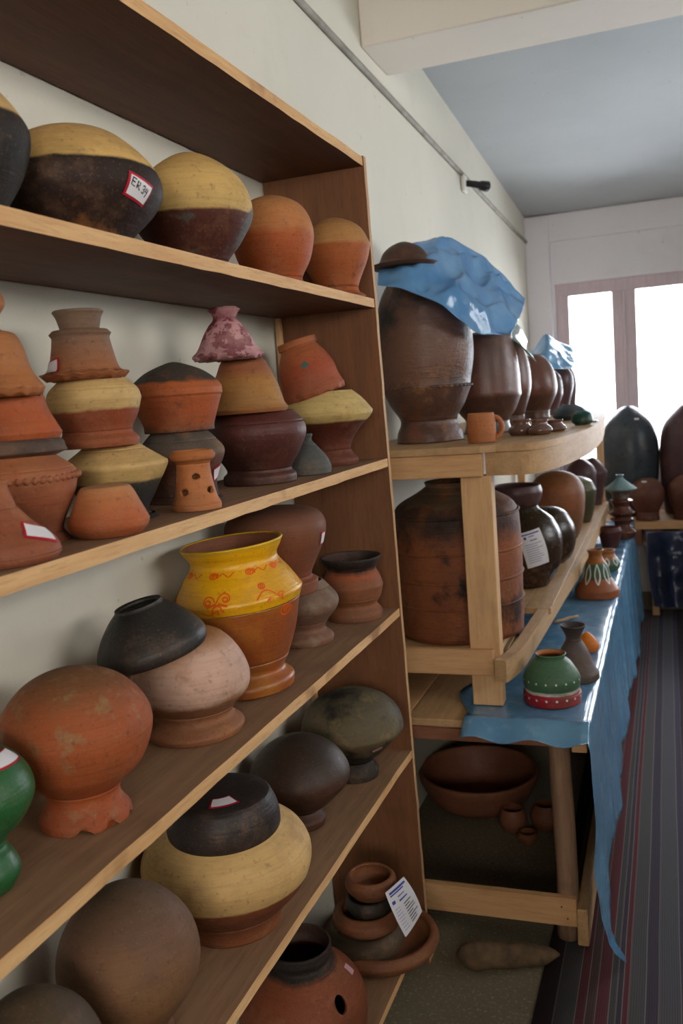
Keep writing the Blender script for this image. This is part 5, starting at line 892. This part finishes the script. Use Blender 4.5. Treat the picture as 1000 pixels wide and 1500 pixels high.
sheet('plastic_sheet', NETS['sheet3'], M['tarp_white'], .010, ('whitish crumpled plastic between the blue sheet and the narrow dark jar', 'plastic sheet'))

# leaning printed label on the ring stack
bm = bmesh.new(); N_ = NETS['label']; n = 12; g = []
def bil(u, v, off=0):
    def q(P, t): return Vector(P[0])*(1-t)*(1-2*t) + Vector(P[1])*4*t*(1-t) + Vector(P[2])*t*(2*t-1)
    p = q([tuple(q(r, u)) for r in N_], v); return p + Vector((off, -off*.5, off*.3))
def cell(u0, u1, v0, v1, off, mi):
    m_ = 4; gg = [[bm.verts.new(bil(u0+(u1-u0)*i/m_, v0+(v1-v0)*j/m_, off)) for i in range(m_+1)] for j in range(m_+1)]
    for a, b in zip(gg, gg[1:]):
        for i in range(m_): bm.faces.new([a[i], a[i+1], b[i+1], b[i]]).material_index = mi
for j in range(3): cell(0, 1, j/3, (j+1)/3, 0, 0)
cell(.12, .9, .06, .11, .0012, 1); cell(.12, .75, .13, .16, .0012, 1); cell(.10, .24, .26, .33, .0012, 1); cell(.4, .7, .24, .26, .0012, 1); cell(.4, .75, .33, .36, .0012, 1)
for k in range(8):
    rr = random.Random(k+3); cell(.1, .3+.12*rr.random(), .44+k*.065, .448+k*.065, .0012, 1); cell(.5, .7+.2*rr.random(), .45+k*.062, .47+k*.062, .0012, 2)
o = mesh_obj('printed_label', bm, [M['paper'], M['blue_ink'], M['ink']])
tag(o, 'white printed paper label with blue header leaning on the ring stack in the dish', 'label')

bm = bmesh.new(); A, B = [Vector(q) for q in NETS['stick']]; tube(bm, [A.lerp(B, i/6)+Vector((0, 0, .001*math.sin(i*2))) for i in range(7)], [.005, .006, .0055, .006, .0055, .005, .004], 8)
tag(mesh_obj('wooden_stick', bm, M['pine_y']), 'short pale wooden stick lying on the blue plastic behind the dark grey vase', 'stick')

# clay log on the floor
bm = bmesh.new(); A = Vector((-.555, 2.098, .036)); B = Vector((-.300, 2.172, .028)); n = 22
tube(bm, [A.lerp(B, i/n) + Vector((0, 0, .002*math.sin(i))) for i in range(n+1)], [max(.003, (.036*(1-.45*(i/n)**2))*min(1, (i/n*7+.02)**.5)*min(1, ((n-i)/n*6+.02)**.5)*(1+.05*math.sin(i*1.7))) for i in range(n+1)], 24)
M['logclay'] = plain('dry_rough_clay', '64503a', .85, .15, ('45382a', 30))
tag(mesh_obj('clay_roll', bm, M['logclay']), 'rough brown roll of dried clay lying on the floor in front of the table leg', 'clay roll')

# ------------------------------------------------------------------ far end
et = empty('end_table'); tag(et, 'low table across the window end of the room, mostly hidden by dark plastic', 'table')
boxobj('tabletop', (-.16, 1.2, 5.71, 6.34, .455, .48), M['pine_x'], et)
for px in (-.12, 1.12):
    for py in (5.73, 6.28): boxobj('leg', (px, px+.04, py, py+.04, .010, .454), M['pine_z'], et)
o = boxobj('wooden_plank', (-.46, .42, 5.715, 6.34, .555, .598), M['pine_x']); tag(o, 'thick pale wooden plank under the tall domed jars at the window end', 'plank')
for i, px in enumerate((-.15, .05, .3)):
    o = boxobj('support_block', (px, px+.09, 5.75, 6.3, .481, .554), M['rough_x'])
    tag(o, ['left wooden block propping up the jar plank on the end table', 'middle wooden block propping up the jar plank on the end table', 'right wooden block propping up the jar plank on the end table'][i], 'block')
boxobj('tabletop_ledge', (-.44, -.17, 5.73, 6.34, .455, .554), M['rough_x'], et)
sheet('plastic_cover', NETS['cloth'], M['purple_cloth'], .02, ('dark blue-violet plastic cover hanging from the end table to the floor', 'plastic cover'))
# wall fitting on the conduit
wf = empty('wall_fitting', (WX+.012, 4.36, 2.46)); tag(wf, 'white junction plate with a black lamp holder on the conduit high on the left wall', 'fitting')
boxobj('plate', (-.009, .006, -.045, .03, -.04, .035), M['white_plastic'], wf, .003)
bm = bmesh.new(); tube(bm, [(.007, 0, 0), (.04, .02, -.005), (.06, .04, -.008), (.066, .046, -.01), (.095, .07, -.015), (.10, .075, -.016)], [.014, .016, .016, .022, .026, .015], 16); mesh_obj('lamp_holder', bm, M['black_plastic'], wf)

# ------------------------------------------------------------------ light
w = bpy.data.worlds.new('sky'); bpy.context.scene.world = w; w.use_nodes = True
bg = w.node_tree.nodes['Background']; bg.inputs[0].default_value = (.93, .97, 1, 1); bg.inputs[1].default_value = 8.0
def area(name, loc, rot, sx, sy, power, col):
    l = bpy.data.lights.new(name, 'AREA'); l.shape = 'RECTANGLE'; l.size = sx; l.size_y = sy; l.energy = power; l.color = col
    o = bpy.data.objects.new(name, l); C.objects.link(o); o.location = loc; o.rotation_euler = rot; return o
area('daylight_right_window', (RX+.15, .45, 2.2), (0, PI/2, 0), .85, 2.1, 40, (1, .91, .79))
area('daylight_back_window', (.9, BY-.3, 1.95), (PI/2, 0, 0), 1.9, .9, 66, (1, .87, .70))
area('daylight_end_window', (-.25, END+.25, 1.5), (-PI/2, 0, 0), .9, 1.3, 90, (.84, .9, 1))
area('added_end_right_fill', (1.32, END+.25, 1.5), (-PI/2, 0, 0), 1.15, 1.3, 90, (.84, .9, 1))  # added fill light behind the unseen second end window
area('added_far_right_fill', (RX+.15, 3.75, 1.95), (0, PI/2, 0), .85, 1.7, 26, (.93, .97, 1))  # added fill for the far end, no known window there

# ------------------------------------------------------------------ camera
cam = bpy.data.cameras.new('camera'); co = bpy.data.objects.new('camera', cam); C.objects.link(co)
YA, PI_, RO, F = .35636, -.12761, -.07615, 1305.4
cy, sy = math.cos(YA), math.sin(YA)
f = Vector((-sy*math.cos(PI_), cy*math.cos(PI_), math.sin(PI_))); rt = Vector((cy, sy, 0)); upv = rt.cross(f)
r_ = rt*math.cos(RO) + upv*math.sin(RO); u_ = -rt*math.sin(RO) + upv*math.cos(RO)
co.matrix_world = Matrix(((r_.x, u_.x, -f.x, 0), (r_.y, u_.y, -f.y, 0), (r_.z, u_.z, -f.z, 1.5), (0, 0, 0, 1)))
cam.sensor_fit = 'HORIZONTAL'; cam.sensor_width = 36; cam.lens = 36*F/1000; cam.clip_start = .02
cam.dof.use_dof = True; cam.dof.focus_distance = 1.55; cam.dof.aperture_fstop = 9.5
sc = bpy.context.scene; sc.camera = co
sc.view_settings.view_transform = 'Standard'; sc.view_settings.look = 'None'; sc.view_settings.gamma = 1
sc.view_settings.use_curve_mapping = False; sc.view_settings.exposure = 0
sc.cycles.max_bounces = 10; sc.cycles.transparent_max_bounces = 16
